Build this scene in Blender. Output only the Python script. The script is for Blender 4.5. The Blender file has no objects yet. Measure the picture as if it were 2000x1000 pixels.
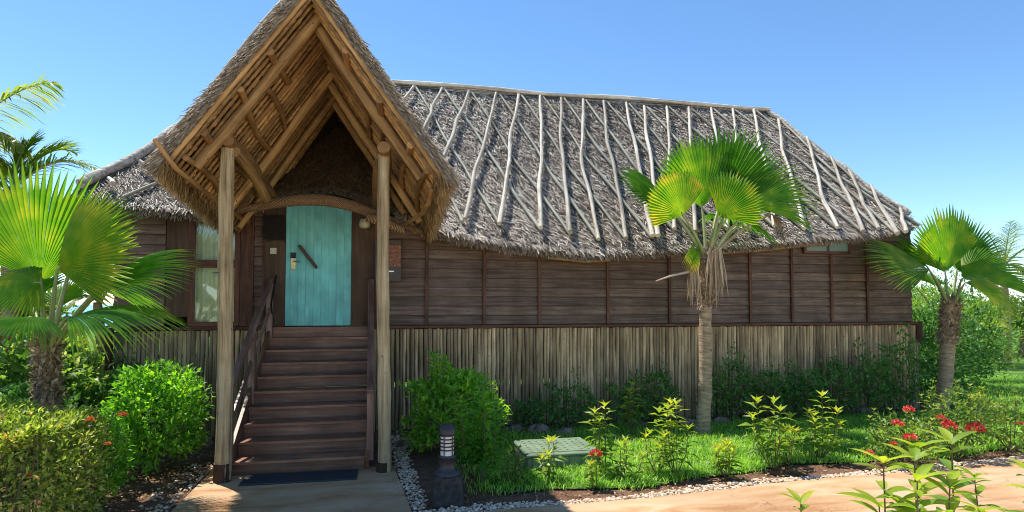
import bpy, math, random
import numpy as np
from mathutils import Matrix, Vector
random.seed(7); rng = np.random.default_rng(7)
scn = bpy.context.scene; col = scn.collection
R = math.radians
# ------------------------------------------------------------------ camera frame and sight lines
YAW, PIT, FOC, EYE = R(11.5), R(2.17), 1185.0, 2.0
fw = np.array([math.sin(YAW)*math.cos(PIT), math.cos(YAW)*math.cos(PIT), math.sin(PIT)])
rt = np.array([math.cos(YAW), -math.sin(YAW), 0.0])
up = np.array([-math.sin(YAW)*math.sin(PIT), -math.cos(YAW)*math.sin(PIT), math.cos(PIT)])
CAM = np.array([0, 0, EYE])
def at(px, py, Y=None, Z=None, X=None):
    d = fw*FOC + rt*(px-1000) + up*(549-py)
    t = Y/d[1] if Y is not None else ((Z-EYE)/d[2] if Z is not None else X/d[0])
    return CAM + d*t
V = lambda *a: np.array(a, float)
def unit(v):
    v = np.asarray(v, float); return v/max(1e-9, np.linalg.norm(v))
# ------------------------------------------------------------------ mesh builder
class MB:
    def __init__(s): s.v = []; s.f = {3: [], 4: []}; s.w = []; s.r = []; s.n = 0
    def add(s, v, f, w=None, r=None):
        v = np.asarray(v, float).reshape(-1, 3); n = len(v)
        s.v.append(v)
        s.w.append(np.asarray(w, float).reshape(-1, 3) if w is not None else v+0)
        s.r.append(np.broadcast_to(np.asarray(random.random() if r is None else r, float), (n,)))
        fs = f if isinstance(f, (list, tuple)) and len(f) and isinstance(f[0], np.ndarray) and f[0].ndim == 2 else None
        if fs is None:
            a3 = [x for x in f if len(x) == 3]; a4 = [x for x in f if len(x) == 4]
            fs = [np.array(a, int) for a in (a3, a4) if len(a)]
        for a in fs: s.f[a.shape[1]].append(a+s.n)
        s.n += n
    def build(s, name, m, parent=None, smooth=False):
        me = bpy.data.meshes.new(name)
        v = np.concatenate(s.v).astype(np.float32)
        me.vertices.add(len(v)); me.vertices.foreach_set('co', v.ravel())
        lo, ls = [], []; k0 = 0
        for k in (3, 4):
            if s.f[k]:
                a = np.concatenate(s.f[k]); lo.append(a.ravel()); ls.append(np.arange(len(a))*k + k0); k0 += a.size
        lo = np.concatenate(lo).astype(np.int32); ls = np.concatenate(ls).astype(np.int32)
        me.loops.add(len(lo)); me.loops.foreach_set('vertex_index', lo)
        me.polygons.add(len(ls)); me.polygons.foreach_set('loop_start', ls)
        me.update(calc_edges=True); me.validate()
        me.polygons.foreach_set('use_smooth', np.full(len(me.polygons), bool(smooth)))
        a = me.attributes.new('wc', 'FLOAT_VECTOR', 'POINT'); a.data.foreach_set('vector', np.concatenate(s.w).astype(np.float32).ravel())
        a = me.attributes.new('rnd', 'FLOAT', 'POINT'); a.data.foreach_set('value', np.concatenate(s.r).astype(np.float32))
        me.materials.append(m)
        o = bpy.data.objects.new(name, me); col.objects.link(o)
        if parent is not None: adopt(o, parent)
        return o
    # ---- primitives
    def box(s, c, size, ax=None, r=None, bev=0.0):
        """box centred at c; size along local axes; ax = 3 local axis vectors"""
        A = np.eye(3) if ax is None else np.array([unit(a) for a in ax])
        h = np.array(size, float)/2; g = np.array([[i, j, k] for i in (-1, 1) for j in (-1, 1) for k in (-1, 1)], float)
        order = np.argsort(-h)
        if bev <= 0 or bev > h.min()*.9:
            L = g*h; f = [(0, 1, 3, 2), (4, 6, 7, 5), (0, 4, 5, 1), (2, 3, 7, 6), (0, 2, 6, 4), (1, 5, 7, 3)]
        else:
            L = []; idx = {}
            for gi, q in enumerate(g):
                for a in range(3):
                    p = q*(h-bev); p[a] = q[a]*h[a]; idx[(gi, a)] = len(L); L.append(p)
            L = np.array(L); f = []
            quads = {0: [(0, 1, 3, 2), (4, 6, 7, 5)], 1: [(0, 4, 5, 1), (2, 3, 7, 6)], 2: [(0, 2, 6, 4), (1, 5, 7, 3)]}
            for a, qs in quads.items():
                for q in qs: f.append(tuple(idx[(i, a)] for i in q))
            for i in range(8):
                f.append((idx[(i, 0)], idx[(i, 1)], idx[(i, 2)]))
                for b in range(3):
                    bit = (4, 2, 1)[b]
                    if not i & bit:
                        j = i | bit; o1, o2 = [k for k in range(3) if k != b]
                        f.append((idx[(i, o1)], idx[(j, o1)], idx[(j, o2)], idx[(i, o2)]))
        w = L[:, order] + np.array([random.uniform(0, 40), random.uniform(0, 40), 0])
        s.add(L@A+np.array(c, float), f, w, r)
    def beam(s, p, q, w, d, upv=(0, 0, 1), r=None, bev=0.0):
        p, q = np.array(p, float), np.array(q, float); x = unit(q-p); y = unit(np.cross(upv, x)); z = np.cross(x, y)
        s.box((p+q)/2, (np.linalg.norm(q-p), w, d), (x, y, z), r, bev)
    def tube(s, pts, rad, n=8, r=None, cap=True, wob=0.0):
        P = np.array(pts, float); m = len(P); rad = np.broadcast_to(np.array(rad, float), (m,))
        T = np.gradient(P, axis=0); T /= np.linalg.norm(T, axis=1)[:, None]+1e-9
        ref = V(0, 0, 1) if abs(T[0][2]) < .9 else V(1, 0, 0)
        U = np.array([unit(np.cross(ref, t)) for t in T]); W = np.cross(T, U)
        a = np.linspace(0, 2*np.pi, n, endpoint=False); sl = np.concatenate([[0], np.cumsum(np.linalg.norm(np.diff(P, axis=0), axis=1))])
        rr = rad[:, None]*(1+wob*rng.standard_normal((m, n)))
        v = P[:, None]+rr[..., None]*(np.cos(a)[None, :, None]*U[:, None]+np.sin(a)[None, :, None]*W[:, None])
        o = random.uniform(0, 50)
        w = np.stack([np.broadcast_to(sl[:, None], (m, n)), rad[:, None]*np.cos(a)+o, rad[:, None]*np.sin(a)+0*sl[:, None]], -1)
        i = np.arange(m-1)[:, None]*n; j = np.arange(n)[None]; k = (j+1) % n
        f = np.stack([i+j, i+k, i+n+k, i+n+j], -1).reshape(-1, 4)
        r = random.random() if r is None else r
        s.add(v, [f], w, r)
        if cap:
            for e, fl in ((0, 1), (m-1, 0)):
                ring = v[e]; c = P[e]; vv = np.vstack([ring, c]); jj = np.arange(n); kk = (jj+1) % n
                f = np.stack([kk if fl else jj, jj if fl else kk, np.full(n, n)], -1)
                ww = np.stack([ring[:, 0]*.2+9, ring[:, 1]*.2, ring[:, 2]*.2], -1); s.add(vv, [f], np.vstack([ww, ww.mean(0)]), r)
    def lathe(s, c, prof, n=20, r=None):
        P = np.array(prof, float); m = len(P); a = np.linspace(0, 2*np.pi, n, endpoint=False)
        v = np.stack([c[0]+P[:, :1]*np.cos(a), c[1]+P[:, :1]*np.sin(a), c[2]+P[:, 1:]+0*a], -1)
        i = np.arange(m-1)[:, None]*n; j = np.arange(n)[None]; k = (j+1) % n
        s.add(v, [np.stack([i+j, i+k, i+n+k, i+n+j], -1).reshape(-1, 4)], None, r)
    def grid(s, P, r=None, w=None):
        P = np.asarray(P, float); m, n = P.shape[:2]; i = np.arange(m-1)[:, None]*n; j = np.arange(n-1)[None]
        s.add(P, [np.stack([i+j, i+j+1, i+n+j+1, i+n+j], -1).reshape(-1, 4)], w, r)
    # ---- many small pieces at once
    def blades(s, P, D, N, L, Wd, r, bend=0.0, tip=.25):
        """strips: base P, direction D, normal N, length L, width Wd (arrays)"""
        n = len(P); L = np.broadcast_to(L, (n,))[:, None]; Wd = np.broadcast_to(Wd, (n,))[:, None]
        Sd = np.cross(D, N); Sd /= np.linalg.norm(Sd, axis=1)[:, None]+1e-9; B = np.broadcast_to(bend, (n,))[:, None]
        mid = P+D*L*.55+N*L*B; tp = P+D*L
        v = np.stack([P-Sd*Wd*.4, P+Sd*Wd*.4, mid+Sd*Wd*.5, mid-Sd*Wd*.5, tp-Sd*Wd*tip*.5, tp+Sd*Wd*tip*.5], 1)
        b = np.arange(n)[:, None]*6
        f = np.concatenate([b+np.array([[0, 1, 2, 3]]), b+np.array([[3, 2, 5, 4]])])
        s.add(v.reshape(-1, 3), [f], None, np.repeat(r, 6))
    def leaves(s, P, D, N, L, Wd, r, fold=.25, droop=.15):
        """folded leaves, six vertices: base, two mid, rib mid, tip"""
        n = len(P); L = np.broadcast_to(L, (n,))[:, None]; Wd = np.broadcast_to(Wd, (n,))[:, None]
        Sd = np.cross(D, N); Sd /= np.linalg.norm(Sd, axis=1)[:, None]+1e-9; N = np.cross(Sd, D)
        m1 = P+D*L*.45; tp = P+D*L-N*L*droop
        v = np.stack([P, m1-Sd*Wd*.5+N*Wd*fold, m1, m1+Sd*Wd*.5+N*Wd*fold, tp], 1)
        b = np.arange(n)[:, None]*5
        f = np.concatenate([b+np.array([[0, 2, 1]]), b+np.array([[0, 3, 2]]), b+np.array([[1, 2, 4]]), b+np.array([[2, 3, 4]])])
        s.add(v.reshape(-1, 3), [f], None, np.repeat(r, 5))
def adopt(o, parent):
    o.parent = parent; o.matrix_parent_inverse = Matrix.Translation(-parent.location)
def tag(o, label=None, cat=None, group=None, kind=None):
    if label: o['label'] = label
    if cat: o['category'] = cat
    if group: o['group'] = group
    if kind: o['kind'] = kind
    return o
def thing(name, loc, label, cat, group=None):
    o = bpy.data.objects.new(name, None); o.location = Vector([float(x) for x in loc]); o.empty_display_size = .2; col.objects.link(o)
    return tag(o, label, cat, group)
def one(mb, name, m, label, cat, group=None, smooth=False, kind=None):
    return tag(mb.build(name, m, None, smooth), label, cat, group, kind)
# ------------------------------------------------------------------ materials
def newmat(name):
    m = bpy.data.materials.new(name); m.use_nodes = True; nt = m.node_tree; nt.nodes.clear()
    out = nt.nodes.new('ShaderNodeOutputMaterial'); return m, nt, out
def N(nt, typ, ins=None, **kw):
    n = nt.nodes.new(typ)
    for k, v in kw.items(): setattr(n, k, v)
    for k, v in (ins or {}).items():
        if isinstance(v, bpy.types.NodeSocket): nt.links.new(v, n.inputs[k])
        else: n.inputs[k].default_value = v
    return n
def ramp(nt, fac, stops):
    n = nt.nodes.new('ShaderNodeValToRGB'); e = n.color_ramp.elements
    while len(e) < len(stops): e.new(.5)
    for i, (p, c) in enumerate(stops): e[i].position = p; e[i].color = (*c, 1)
    nt.links.new(fac, n.inputs[0]); return n.outputs[0]
def attr(nt, name, out='Fac'): return N(nt, 'ShaderNodeAttribute', attribute_name=name).outputs[out]
def mixc(nt, f, a, b, typ='MIX'):
    n = nt.nodes.new('ShaderNodeMix'); n.data_type = 'RGBA'; n.blend_type = typ
    for i, v in ((0, f), (6, a), (7, b)):
        if isinstance(v, bpy.types.NodeSocket): nt.links.new(v, n.inputs[i])
        else: n.inputs[i].default_value = v if i == 0 else (*v, 1)
    return n.outputs[2]
def princ(nt, out, colr, rough=.6, bump=None, bs=.3, bd=.01, metal=0, spec=.5):
    p = nt.nodes.new('ShaderNodeBsdfPrincipled')
    if isinstance(colr, bpy.types.NodeSocket): nt.links.new(colr, p.inputs['Base Color'])
    else: p.inputs['Base Color'].default_value = (*colr, 1)
    if isinstance(rough, bpy.types.NodeSocket): nt.links.new(rough, p.inputs['Roughness'])
    else: p.inputs['Roughness'].default_value = rough
    p.inputs['Metallic'].default_value = metal; p.inputs['Specular IOR Level'].default_value = spec
    if bump is not None:
        b = N(nt, 'ShaderNodeBump', {'Height': bump, 'Strength': bs, 'Distance': bd}); nt.links.new(b.outputs[0], p.inputs['Normal'])
    nt.links.new(p.outputs[0], out.inputs[0]); return p
def wood(name, c1, c2, c3=None, rough=.7, grain=(2.2, 26, 26), var=.35, bs=.5, bd=.006, spec=.3, knots=0.0, knotc=(.05, .03, .02)):
    m, nt, out = newmat(name); wc = attr(nt, 'wc', 'Vector')
    mp = N(nt, 'ShaderNodeMapping', {'Vector': wc, 'Scale': grain}).outputs[0]
    n1 = N(nt, 'ShaderNodeTexNoise', {'Vector': mp, 'Scale': 1.0, 'Detail': 6.0, 'Roughness': .62}).outputs[0]
    n2 = N(nt, 'ShaderNodeTexNoise', {'Vector': wc, 'Scale': 3.0, 'Detail': 3.0}).outputs[0]
    c = ramp(nt, n1, [(.3, c1), (.52, c2), (.72, c3 or c2)])
    c = mixc(nt, .55, c, ramp(nt, n2, [(.3, (.55, .52, .5)), (.65, (1.15, 1.15, 1.15))]), 'MULTIPLY')
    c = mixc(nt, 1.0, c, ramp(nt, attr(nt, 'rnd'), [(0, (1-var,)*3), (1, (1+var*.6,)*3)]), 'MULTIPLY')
    n4 = N(nt, 'ShaderNodeTexNoise', {'Vector': N(nt, 'ShaderNodeMapping', {'Vector': N(nt, 'ShaderNodeTexCoord').outputs['Object'], 'Scale': (1.6, 1.6, .7)}).outputs[0], 'Scale': 1.0, 'Detail': 5.0, 'Roughness': .65}).outputs[0]
    c = mixc(nt, 1.0, c, ramp(nt, n4, [(.32, (.74, .70, .67)), (.5, (1, 1, 1)), (.68, (1.16, 1.17, 1.18))]), 'MULTIPLY')
    if knots:
        mp2 = N(nt, 'ShaderNodeMapping', {'Vector': wc, 'Scale': (5, 11, 11)}).outputs[0]
        vo = N(nt, 'ShaderNodeTexVoronoi', {'Vector': mp2, 'Scale': 1.0}).outputs['Distance']
        c = mixc(nt, ramp(nt, vo, [(.05, (1, 1, 1)), (.05+knots, (0, 0, 0))]), c, knotc)
    princ(nt, out, c, rough, n1, bs, bd, spec=spec); return m
def leafm(name, stops, trans=.5, tint=(1.25, 1.2, .6), rough=.42, spec=.45):
    m, nt, out = newmat(name); g = N(nt, 'ShaderNodeNewGeometry')
    n1 = N(nt, 'ShaderNodeTexNoise', {'Vector': g.outputs['Position'], 'Scale': 4.0, 'Detail': 2.0}).outputs[0]
    fac = N(nt, 'ShaderNodeMath', {0: attr(nt, 'rnd'), 1: N(nt, 'ShaderNodeMath', {0: n1, 1: .5}, operation='SUBTRACT').outputs[0]}, operation='ADD').outputs[0]
    c = ramp(nt, fac, stops)
    p = princ(nt, out, c, rough, spec=spec)
    t = N(nt, 'ShaderNodeBsdfTranslucent', {'Color': mixc(nt, 1.0, c, tint, 'MULTIPLY')})
    mx = N(nt, 'ShaderNodeMixShader', {0: trans, 1: p.outputs[0], 2: t.outputs[0]}); nt.links.new(mx.outputs[0], out.inputs[0]); return m
def plain(name, c, rough=.6, noise=.12, scale=8.0, bs=.15, bd=.004, metal=0, spec=.5):
    m, nt, out = newmat(name); tc = N(nt, 'ShaderNodeTexCoord').outputs['Object']
    n1 = N(nt, 'ShaderNodeTexNoise', {'Vector': tc, 'Scale': scale, 'Detail': 6.0}).outputs[0]
    cc = mixc(nt, 1.0, c, ramp(nt, n1, [(.3, (1-noise*2,)*3), (.7, (1+noise,)*3)]), 'MULTIPLY')
    princ(nt, out, cc, rough, n1, bs, bd, metal, spec); return m
M = {}
M['pole_grey'] = wood('weathered_pole', (.24, .20, .15), (.56, .52, .44), (.72, .69, .61), grain=(1.2, 46, 46), var=.35, knots=.06, bs=.9, knotc=(.12, .08, .05))
M['pole_dim'] = wood('weathered_pole_grey', (.22, .21, .17), (.42, .42, .35), (.52, .52, .45), grain=(1.5, 40, 40), var=.25, knots=.04)
M['post'] = wood('porch_post_wood', (.15, .10, .045), (.42, .32, .17), (.58, .49, .32), grain=(1.3, 30, 30), var=.1, knots=.05, bs=.9, bd=.01)
M['post_foot'] = wood('tarred_post_foot', (.035, .02, .014), (.08, .045, .03), (.12, .07, .05), grain=(2, 26, 26))
M['rafter'] = wood('golden_rafter', (.22, .12, .04), (.50, .30, .115), (.62, .40, .18), grain=(1.6, 30, 30), var=.3, knots=.045, bs=.6)
M['rafter_dark'] = wood('brown_rafter', (.17, .08, .028), (.34, .185, .068), (.42, .25, .105), grain=(1.6, 30, 30), var=.35)
M['tile'] = wood('folded_palm_tile', (.20, .105, .035), (.46, .265, .095), (.60, .38, .16), grain=(14, 14, 14), var=.6, bs=.8, bd=.01)
M['skirt'] = wood('mangrove_pole', (.20, .125, .062), (.52, .365, .20), (.76, .59, .36), grain=(1.4, 45, 45), var=.5, knots=.05, bs=.8)
M['plank'] = wood('wall_plank', (.085, .052, .034), (.175, .114, .080), (.26, .178, .13), grain=(1.6, 22, 30), var=.22, rough=.6, bs=.5, bd=.004, knots=.03, knotc=(.02, .012, .01))
M['batten'] = wood('red_brown_batten', (.06, .025, .014), (.12, .052, .03), (.17, .08, .048), grain=(2, 26, 26), var=.25)
M['frame'] = wood('window_frame_red', (.07, .022, .012), (.13, .045, .024), (.17, .065, .036), grain=(2, 26, 26), var=.15, rough=.45)
M['panel'] = wood('door_surround', (.062, .034, .018), (.10, .058, .032), (.14, .086, .048), grain=(1, 12, 12), var=.12, bs=.2)
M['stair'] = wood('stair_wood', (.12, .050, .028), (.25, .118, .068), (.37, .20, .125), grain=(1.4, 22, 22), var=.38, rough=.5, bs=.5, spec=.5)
M['rail'] = wood('rail_wood', (.10, .05, .036), (.21, .115, .085), (.32, .19, .15), grain=(1.2, 22, 22), var=.15, rough=.42, spec=.5)
M['door'] = wood('turquoise_door', (.15, .50, .47), (.18, .57, .53), (.24, .64, .59), grain=(1.0, 14, 14), var=.07, rough=.5, bs=.25, bd=.003)
M['drift'] = wood('driftwood_bar', (.05, .02, .01), (.14, .06, .03), (.22, .10, .05), grain=(3, 40, 40), rough=.4)
M['metal_dark'] = plain('dark_metal', (.02, .02, .022), .4, metal=.6)
M['lampdark'] = plain('bollard_dark', (.035, .033, .034), .45, .15, 14, .2)
M['plinth'] = plain('bollard_plinth', (.04, .036, .033), .8, .35, 22, .6)
M['brass'] = plain('brass', (.55, .46, .22), .35, metal=.7)
M['steel'] = plain('steel', (.55, .55, .5), .3, metal=.9)
M['cream'] = plain('cream_plastic', (.58, .56, .38), .4)
M['lens'] = plain('lamp_lens', (.72, .70, .66), .25, .05)
M['mat'] = plain('door_mat', (.05, .055, .062), .95, .3, 120, .8, .006)
M['green_cover'] = plain('green_plastic_cover', (.17, .235, .15), .5, .12, 5, .15)
M['rock'] = plain('coral_rock', (.26, .18, .13), .9, .35, 9, .9, .03)
M['copper'] = plain('copper_panel', (.26, .085, .03), .45, .4, 26, .8, .006)
M['cabinet'] = plain('cabinet_brown', (.075, .052, .04), .6, .1)
M['broom'] = plain('dark_bark_fibre', (.022, .017, .014), .9, .4, 40, .8)
M['curtain'] = plain('sheer_curtain', (.86, .82, .66), .8, .1, 3)
M['frosted'] = plain('frosted_pane', (.16, .23, .17), .25, .1, 3)
M['white'] = plain('white_paint', (.75, .75, .72), .5)
M['purple'] = plain('purple_cloth', (.16, .12, .42), .8)
M['thatch_under'] = plain('thatch_mass', (.10, .085, .07), .95, .4, 14, .9, .05)
M['hiproll'] = plain('weathered_hip_roll', (.50, .45, .38), .95, .3, 18, .8, .02)
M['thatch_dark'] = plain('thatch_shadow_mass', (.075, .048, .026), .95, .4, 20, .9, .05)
M['ceiling'] = plain('dim_interior', (.10, .08, .06), .9)
def strips(name, stops, rough=.75, trans=0.0):
    m, nt, out = newmat(name); c = ramp(nt, attr(nt, 'rnd'), stops); p = princ(nt, out, c, rough, spec=.25)
    if trans:
        t = N(nt, 'ShaderNodeBsdfTranslucent', {'Color': c}); mx = N(nt, 'ShaderNodeMixShader', {0: trans, 1: p.outputs[0], 2: t.outputs[0]})
        nt.links.new(mx.outputs[0], out.inputs[0])
    return m
M['thatch'] = strips('palm_thatch_grey', [(0, (.10, .078, .06)), (.3, (.27, .225, .185)), (.65, (.52, .46, .39)), (1, (.80, .73, .64))])
M['thatch_brown'] = strips('palm_thatch_brown', [(0, (.12, .07, .027)), (.5, (.34, .22, .095)), (1, (.55, .39, .19))], trans=.15)
M['thatch_mid'] = strips('palm_thatch_fresh_edge', [(0, (.13, .095, .065)), (.5, (.36, .29, .205)), (1, (.62, .55, .44))])
M['shade_thatch'] = strips('palm_thatch_shade_toned', [(0, (.035, .021, .012)), (.6, (.13, .08, .04)), (1, (.25, .165, .085))])  # roof thatch under the porch, darkened in colour to stand for shade
M['weave'] = None
m, nt, out = newmat('woven_mat'); wc = attr(nt, 'wc', 'Vector')
mp = N(nt, 'ShaderNodeMapping', {'Vector': wc, 'Scale': (1, 1, 1)}).outputs[0]
wv = N(nt, 'ShaderNodeTexWave', {'Vector': wc, 'Scale': 14.0, 'Distortion': 3.0, 'Detail': 2.0, 'Detail Scale': 3.0}, wave_type='BANDS', bands_direction='DIAGONAL').outputs[0]
princ(nt, out, ramp(nt, wv, [(.1, (.10, .05, .02)), (.6, (.26, .15, .065)), (1, (.36, .22, .10))]), .8, wv, .8, .012); M['weave'] = m
G = lambda *s: list(s)
M['fan'] = leafm('fan_palm_leaf', [(0, (.03, .11, .012)), (.35, (.09, .27, .02)), (.62, (.20, .36, .03)), (.8, (.40, .45, .045)), (1, (.60, .44, .09))], .62, (1.4, 1.35, .45), .45, .3)
M['fan_dry'] = leafm('dead_palm_leaf', [(0, (.20, .12, .06)), (.5, (.42, .31, .19)), (1, (.60, .50, .36))], .25, (1, .9, .7), .8)
M['petiole'] = leafm('palm_petiole', [(0, (.16, .22, .06)), (.5, (.28, .33, .11)), (1, (.45, .45, .22))], .1, (1, 1, 1))
M['coco'] = leafm('coconut_leaf', [(0, (.05, .12, .015)), (.4, (.14, .25, .03)), (.75, (.3, .38, .06)), (1, (.5, .45, .15))], .6, (1.3, 1.3, .5))
M['hedge'] = leafm('hedge_leaf', [(0, (.08, .15, .03)), (.35, (.21, .32, .05)), (.65, (.42, .50, .09)), (.85, (.66, .66, .24)), (1, (.66, .30, .10))], .55, (1.3, 1.3, .6))
M['bush'] = leafm('bush_leaf', [(0, (.04, .13, .02)), (.4, (.11, .30, .03)), (.75, (.22, .46, .04)), (1, (.38, .58, .06))], .55, (1.4, 1.5, .5))
M['dark_bush'] = leafm('dark_bush_leaf', [(0, (.03, .10, .025)), (.5, (.09, .24, .05)), (1, (.19, .37, .08))], .45)
M['blotch'] = leafm('glossy_large_leaf', [(0, (.05, .13, .02)), (.5, (.14, .29, .05)), (.8, (.33, .48, .10)), (1, (.60, .66, .32))], .5)
M['ixora'] = leafm('ixora_leaf', [(0, (.07, .16, .02)), (.4, (.16, .29, .03)), (.7, (.34, .44, .04)), (1, (.55, .54, .06))], .55, (1.3, 1.3, .5))
M['deep'] = leafm('ixora_dark_leaf', [(0, (.05, .11, .02)), (.5, (.15, .26, .05)), (.85, (.34, .44, .07)), (1, (.55, .56, .12))], .5)
M['yellowbush'] = leafm('yellow_bush_leaf', [(0, (.10, .17, .02)), (.5, (.30, .36, .04)), (1, (.60, .55, .08))], .5)
M['light_bush'] = leafm('light_bush_leaf', [(0, (.08, .18, .02)), (.5, (.22, .38, .05)), (1, (.42, .55, .10))], .55)
M['grassm'] = leafm('lawn_grass', [(0, (.10, .25, .03)), (.5, (.30, .56, .06)), (1, (.62, .80, .22))], .5, (1.2, 1.3, .4), .45, .4)
M['stem'] = plain('plant_stem', (.13, .085, .05), .8)
M['flower'] = leafm('red_flower', [(0, (.50, .03, .035)), (.6, (.80, .09, .08)), (1, (.92, .26, .20))], .3, (1, .9, .9))
M['redbud'] = leafm('orange_flower', [(0, (.45, .08, .02)), (1, (.75, .22, .06))], .3, (1, .9, .9))
def bark(name, c1, c2, ring=14.0):
    m, nt, out = newmat(name); tc = N(nt, 'ShaderNodeTexCoord').outputs['Object']
    mp = N(nt, 'ShaderNodeMapping', {'Vector': tc, 'Scale': (3, 3, ring)}).outputs[0]
    n1 = N(nt, 'ShaderNodeTexNoise', {'Vector': mp, 'Scale': 2.0, 'Detail': 7.0, 'Roughness': .7}).outputs[0]
    princ(nt, out, ramp(nt, n1, [(.3, c1), (.65, c2)]), .9, n1, 1.0, .03); return m
M['palm_bark'] = bark('palm_bark', (.18, .11, .06), (.58, .41, .25))
M['boot'] = strips('palm_boot_fibre', [(0, (.10, .06, .035)), (.5, (.30, .20, .12)), (1, (.52, .40, .26))])
# ground materials
def groundm(name, stops, scale=3.0, fine=60.0, bs=.5, bd=.02, rough=.95, stretch=(1, 1, 1)):
    m, nt, out = newmat(name); tc = N(nt, 'ShaderNodeTexCoord').outputs['Object']
    mp = N(nt, 'ShaderNodeMapping', {'Vector': tc, 'Scale': stretch}).outputs[0]
    n1 = N(nt, 'ShaderNodeTexNoise', {'Vector': mp, 'Scale': scale, 'Detail': 8.0, 'Roughness': .6}).outputs[0]
    n2 = N(nt, 'ShaderNodeTexNoise', {'Vector': tc, 'Scale': fine, 'Detail': 4.0}).outputs[0]
    c = ramp(nt, n1, stops); c = mixc(nt, .6, c, ramp(nt, n2, [(.3, (.72,)*3), (.7, (1.18,)*3)]), 'MULTIPLY')
    princ(nt, out, c, rough, n2, bs, bd, spec=.2); return m
m, nt, out = newmat('sandy_concrete'); tc = N(nt, 'ShaderNodeTexCoord').outputs['Object']
mp = N(nt, 'ShaderNodeMapping', {'Vector': tc, 'Scale': (.6, 2.0, 1)}).outputs[0]
n1 = N(nt, 'ShaderNodeTexNoise', {'Vector': mp, 'Scale': 1.8, 'Detail': 9.0, 'Roughness': .62, 'Distortion': .6}).outputs[0]
n2 = N(nt, 'ShaderNodeTexNoise', {'Vector': tc, 'Scale': 70.0, 'Detail': 5.0}).outputs[0]
n3 = N(nt, 'ShaderNodeTexNoise', {'Vector': tc, 'Scale': .7, 'Detail': 3.0}).outputs[0]
c = ramp(nt, n1, [(.30, (.33, .165, .078)), (.43, (.44, .26, .135)), (.56, (.51, .34, .205)), (.72, (.53, .40, .28))])
c = mixc(nt, 1.0, c, ramp(nt, n3, [(.35, (.82, .78, .74)), (.6, (1.04, 1.04, 1.04))]), 'MULTIPLY')
c = mixc(nt, .8, c, ramp(nt, n2, [(.28, (.62, .58, .54)), (.42, (.96, .96, .96)), (.7, (1.08, 1.08, 1.08))]), 'MULTIPLY')
vv = N(nt, 'ShaderNodeTexVoronoi', {'Vector': N(nt, 'ShaderNodeMapping', {'Vector': N(nt, 'ShaderNodeVectorMath', {0: tc, 1: N(nt, 'ShaderNodeTexNoise', {'Vector': tc, 'Scale': 3.0, 'Detail': 4.0}).outputs['Color']}, operation='ADD').outputs[0], 'Scale': (.45, .7, 1)}).outputs[0], 'Scale': 1.0}, feature='DISTANCE_TO_EDGE').outputs['Distance']
cr_ = ramp(nt, vv, [(.0, (.45, .38, .33)), (.006, (1, 1, 1))]); c = mixc(nt, .65, c, cr_, 'MULTIPLY')
princ(nt, out, c, .85, n2, .35, .006, spec=.2); M['path'] = m
M['bounce_sand'] = groundm('pale_bounce_sand', [(.3, (.74, .60, .43)), (.7, (.85, .72, .55))], 2, 60, .4, .01)  # kept pale and warm to strengthen the fill it bounces
M['soil'] = groundm('red_soil', [(.3, (.10, .05, .03)), (.6, (.20, .11, .07)), (.8, (.30, .19, .13))], 5, 50, .9, .03)
M['lawn'] = groundm('lawn_soil', [(.3, (.05, .12, .02)), (.6, (.09, .20, .03)), (.8, (.14, .27, .05))], 4, 90, .9, .03)
M['farlawn'] = groundm('far_lawn', [(.3, (.07, .15, .025)), (.6, (.13, .25, .045)), (.8, (.22, .34, .07))], 1.5, 40, .9, .05)
M['sea'] = groundm('sea_water', [(.3, (.05, .22, .28)), (.7, (.12, .36, .42))], .05, 1.0, .3, .1, .25)
M['stone'] = strips('gravel_stone', [(0, (.26, .16, .10)), (.4, (.52, .37, .25)), (1, (.80, .66, .50))])
M['litter'] = strips('leaf_litter', [(0, (.16, .08, .04)), (.6, (.38, .24, .13)), (1, (.6, .45, .28))])
m, nt, out = newmat('window_glass'); gl = N(nt, 'ShaderNodeBsdfGlossy', {'Color': (.9, 1, .95, 1), 'Roughness': .03}); tr = N(nt, 'ShaderNodeBsdfTransparent', {'Color': (.95, .97, .93, 1)})
fr = N(nt, 'ShaderNodeFresnel', {'IOR': 1.5}); ad = N(nt, 'ShaderNodeMath', {0: fr.outputs[0], 1: .03}, operation='ADD')
mx = N(nt, 'ShaderNodeMixShader', {0: ad.outputs[0], 1: tr.outputs[0], 2: gl.outputs[0]}); nt.links.new(mx.outputs[0], out.inputs[0]); M['glass'] = m
# ------------------------------------------------------------------ ground, path, lawn
def flat(name, pts, z, m, th=0.0, label=None):
    n = len(pts); me = bpy.data.meshes.new(name)
    v = [(x, y, z) for x, y in pts]; f = [tuple(range(n))]
    if th:
        v += [(x, y, z-th) for x, y in pts]; f += [(i, (i+1) % n, n+(i+1) % n, n+i)[::-1] for i in range(n)]
    me.from_pydata(v, [], f); me.materials.append(m); o = bpy.data.objects.new(name, me); col.objects.link(o); o['kind'] = 'structure'; return o
flat('ground', [(-70, -40), (90, -40), (90, 60), (-70, 60)], -.03, M['soil'])
flat('bounce_ground', [(-60, -38), (60, -38), (60, 1.7), (-60, 1.7)], -.012, M['bounce_sand'])  # unseen sheet behind the camera, added to bounce warm fill onto the facade
flat('sea', [(-3000, 45), (3000, 45), (3000, 6000), (-3000, 6000)], -1.2, M['sea'])
flat('hillside', [(-40, 14.5), (60, 14.5), (60, 58), (-40, 58)], -.02, M['farlawn'])['label'] = 'open lawn behind the house'
edge = lambda x: 5.76+.083*x+.04*np.sin(x*1.7)
up_e = [(x, edge(x)) for x in np.linspace(.35, 22, 30)]
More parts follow.
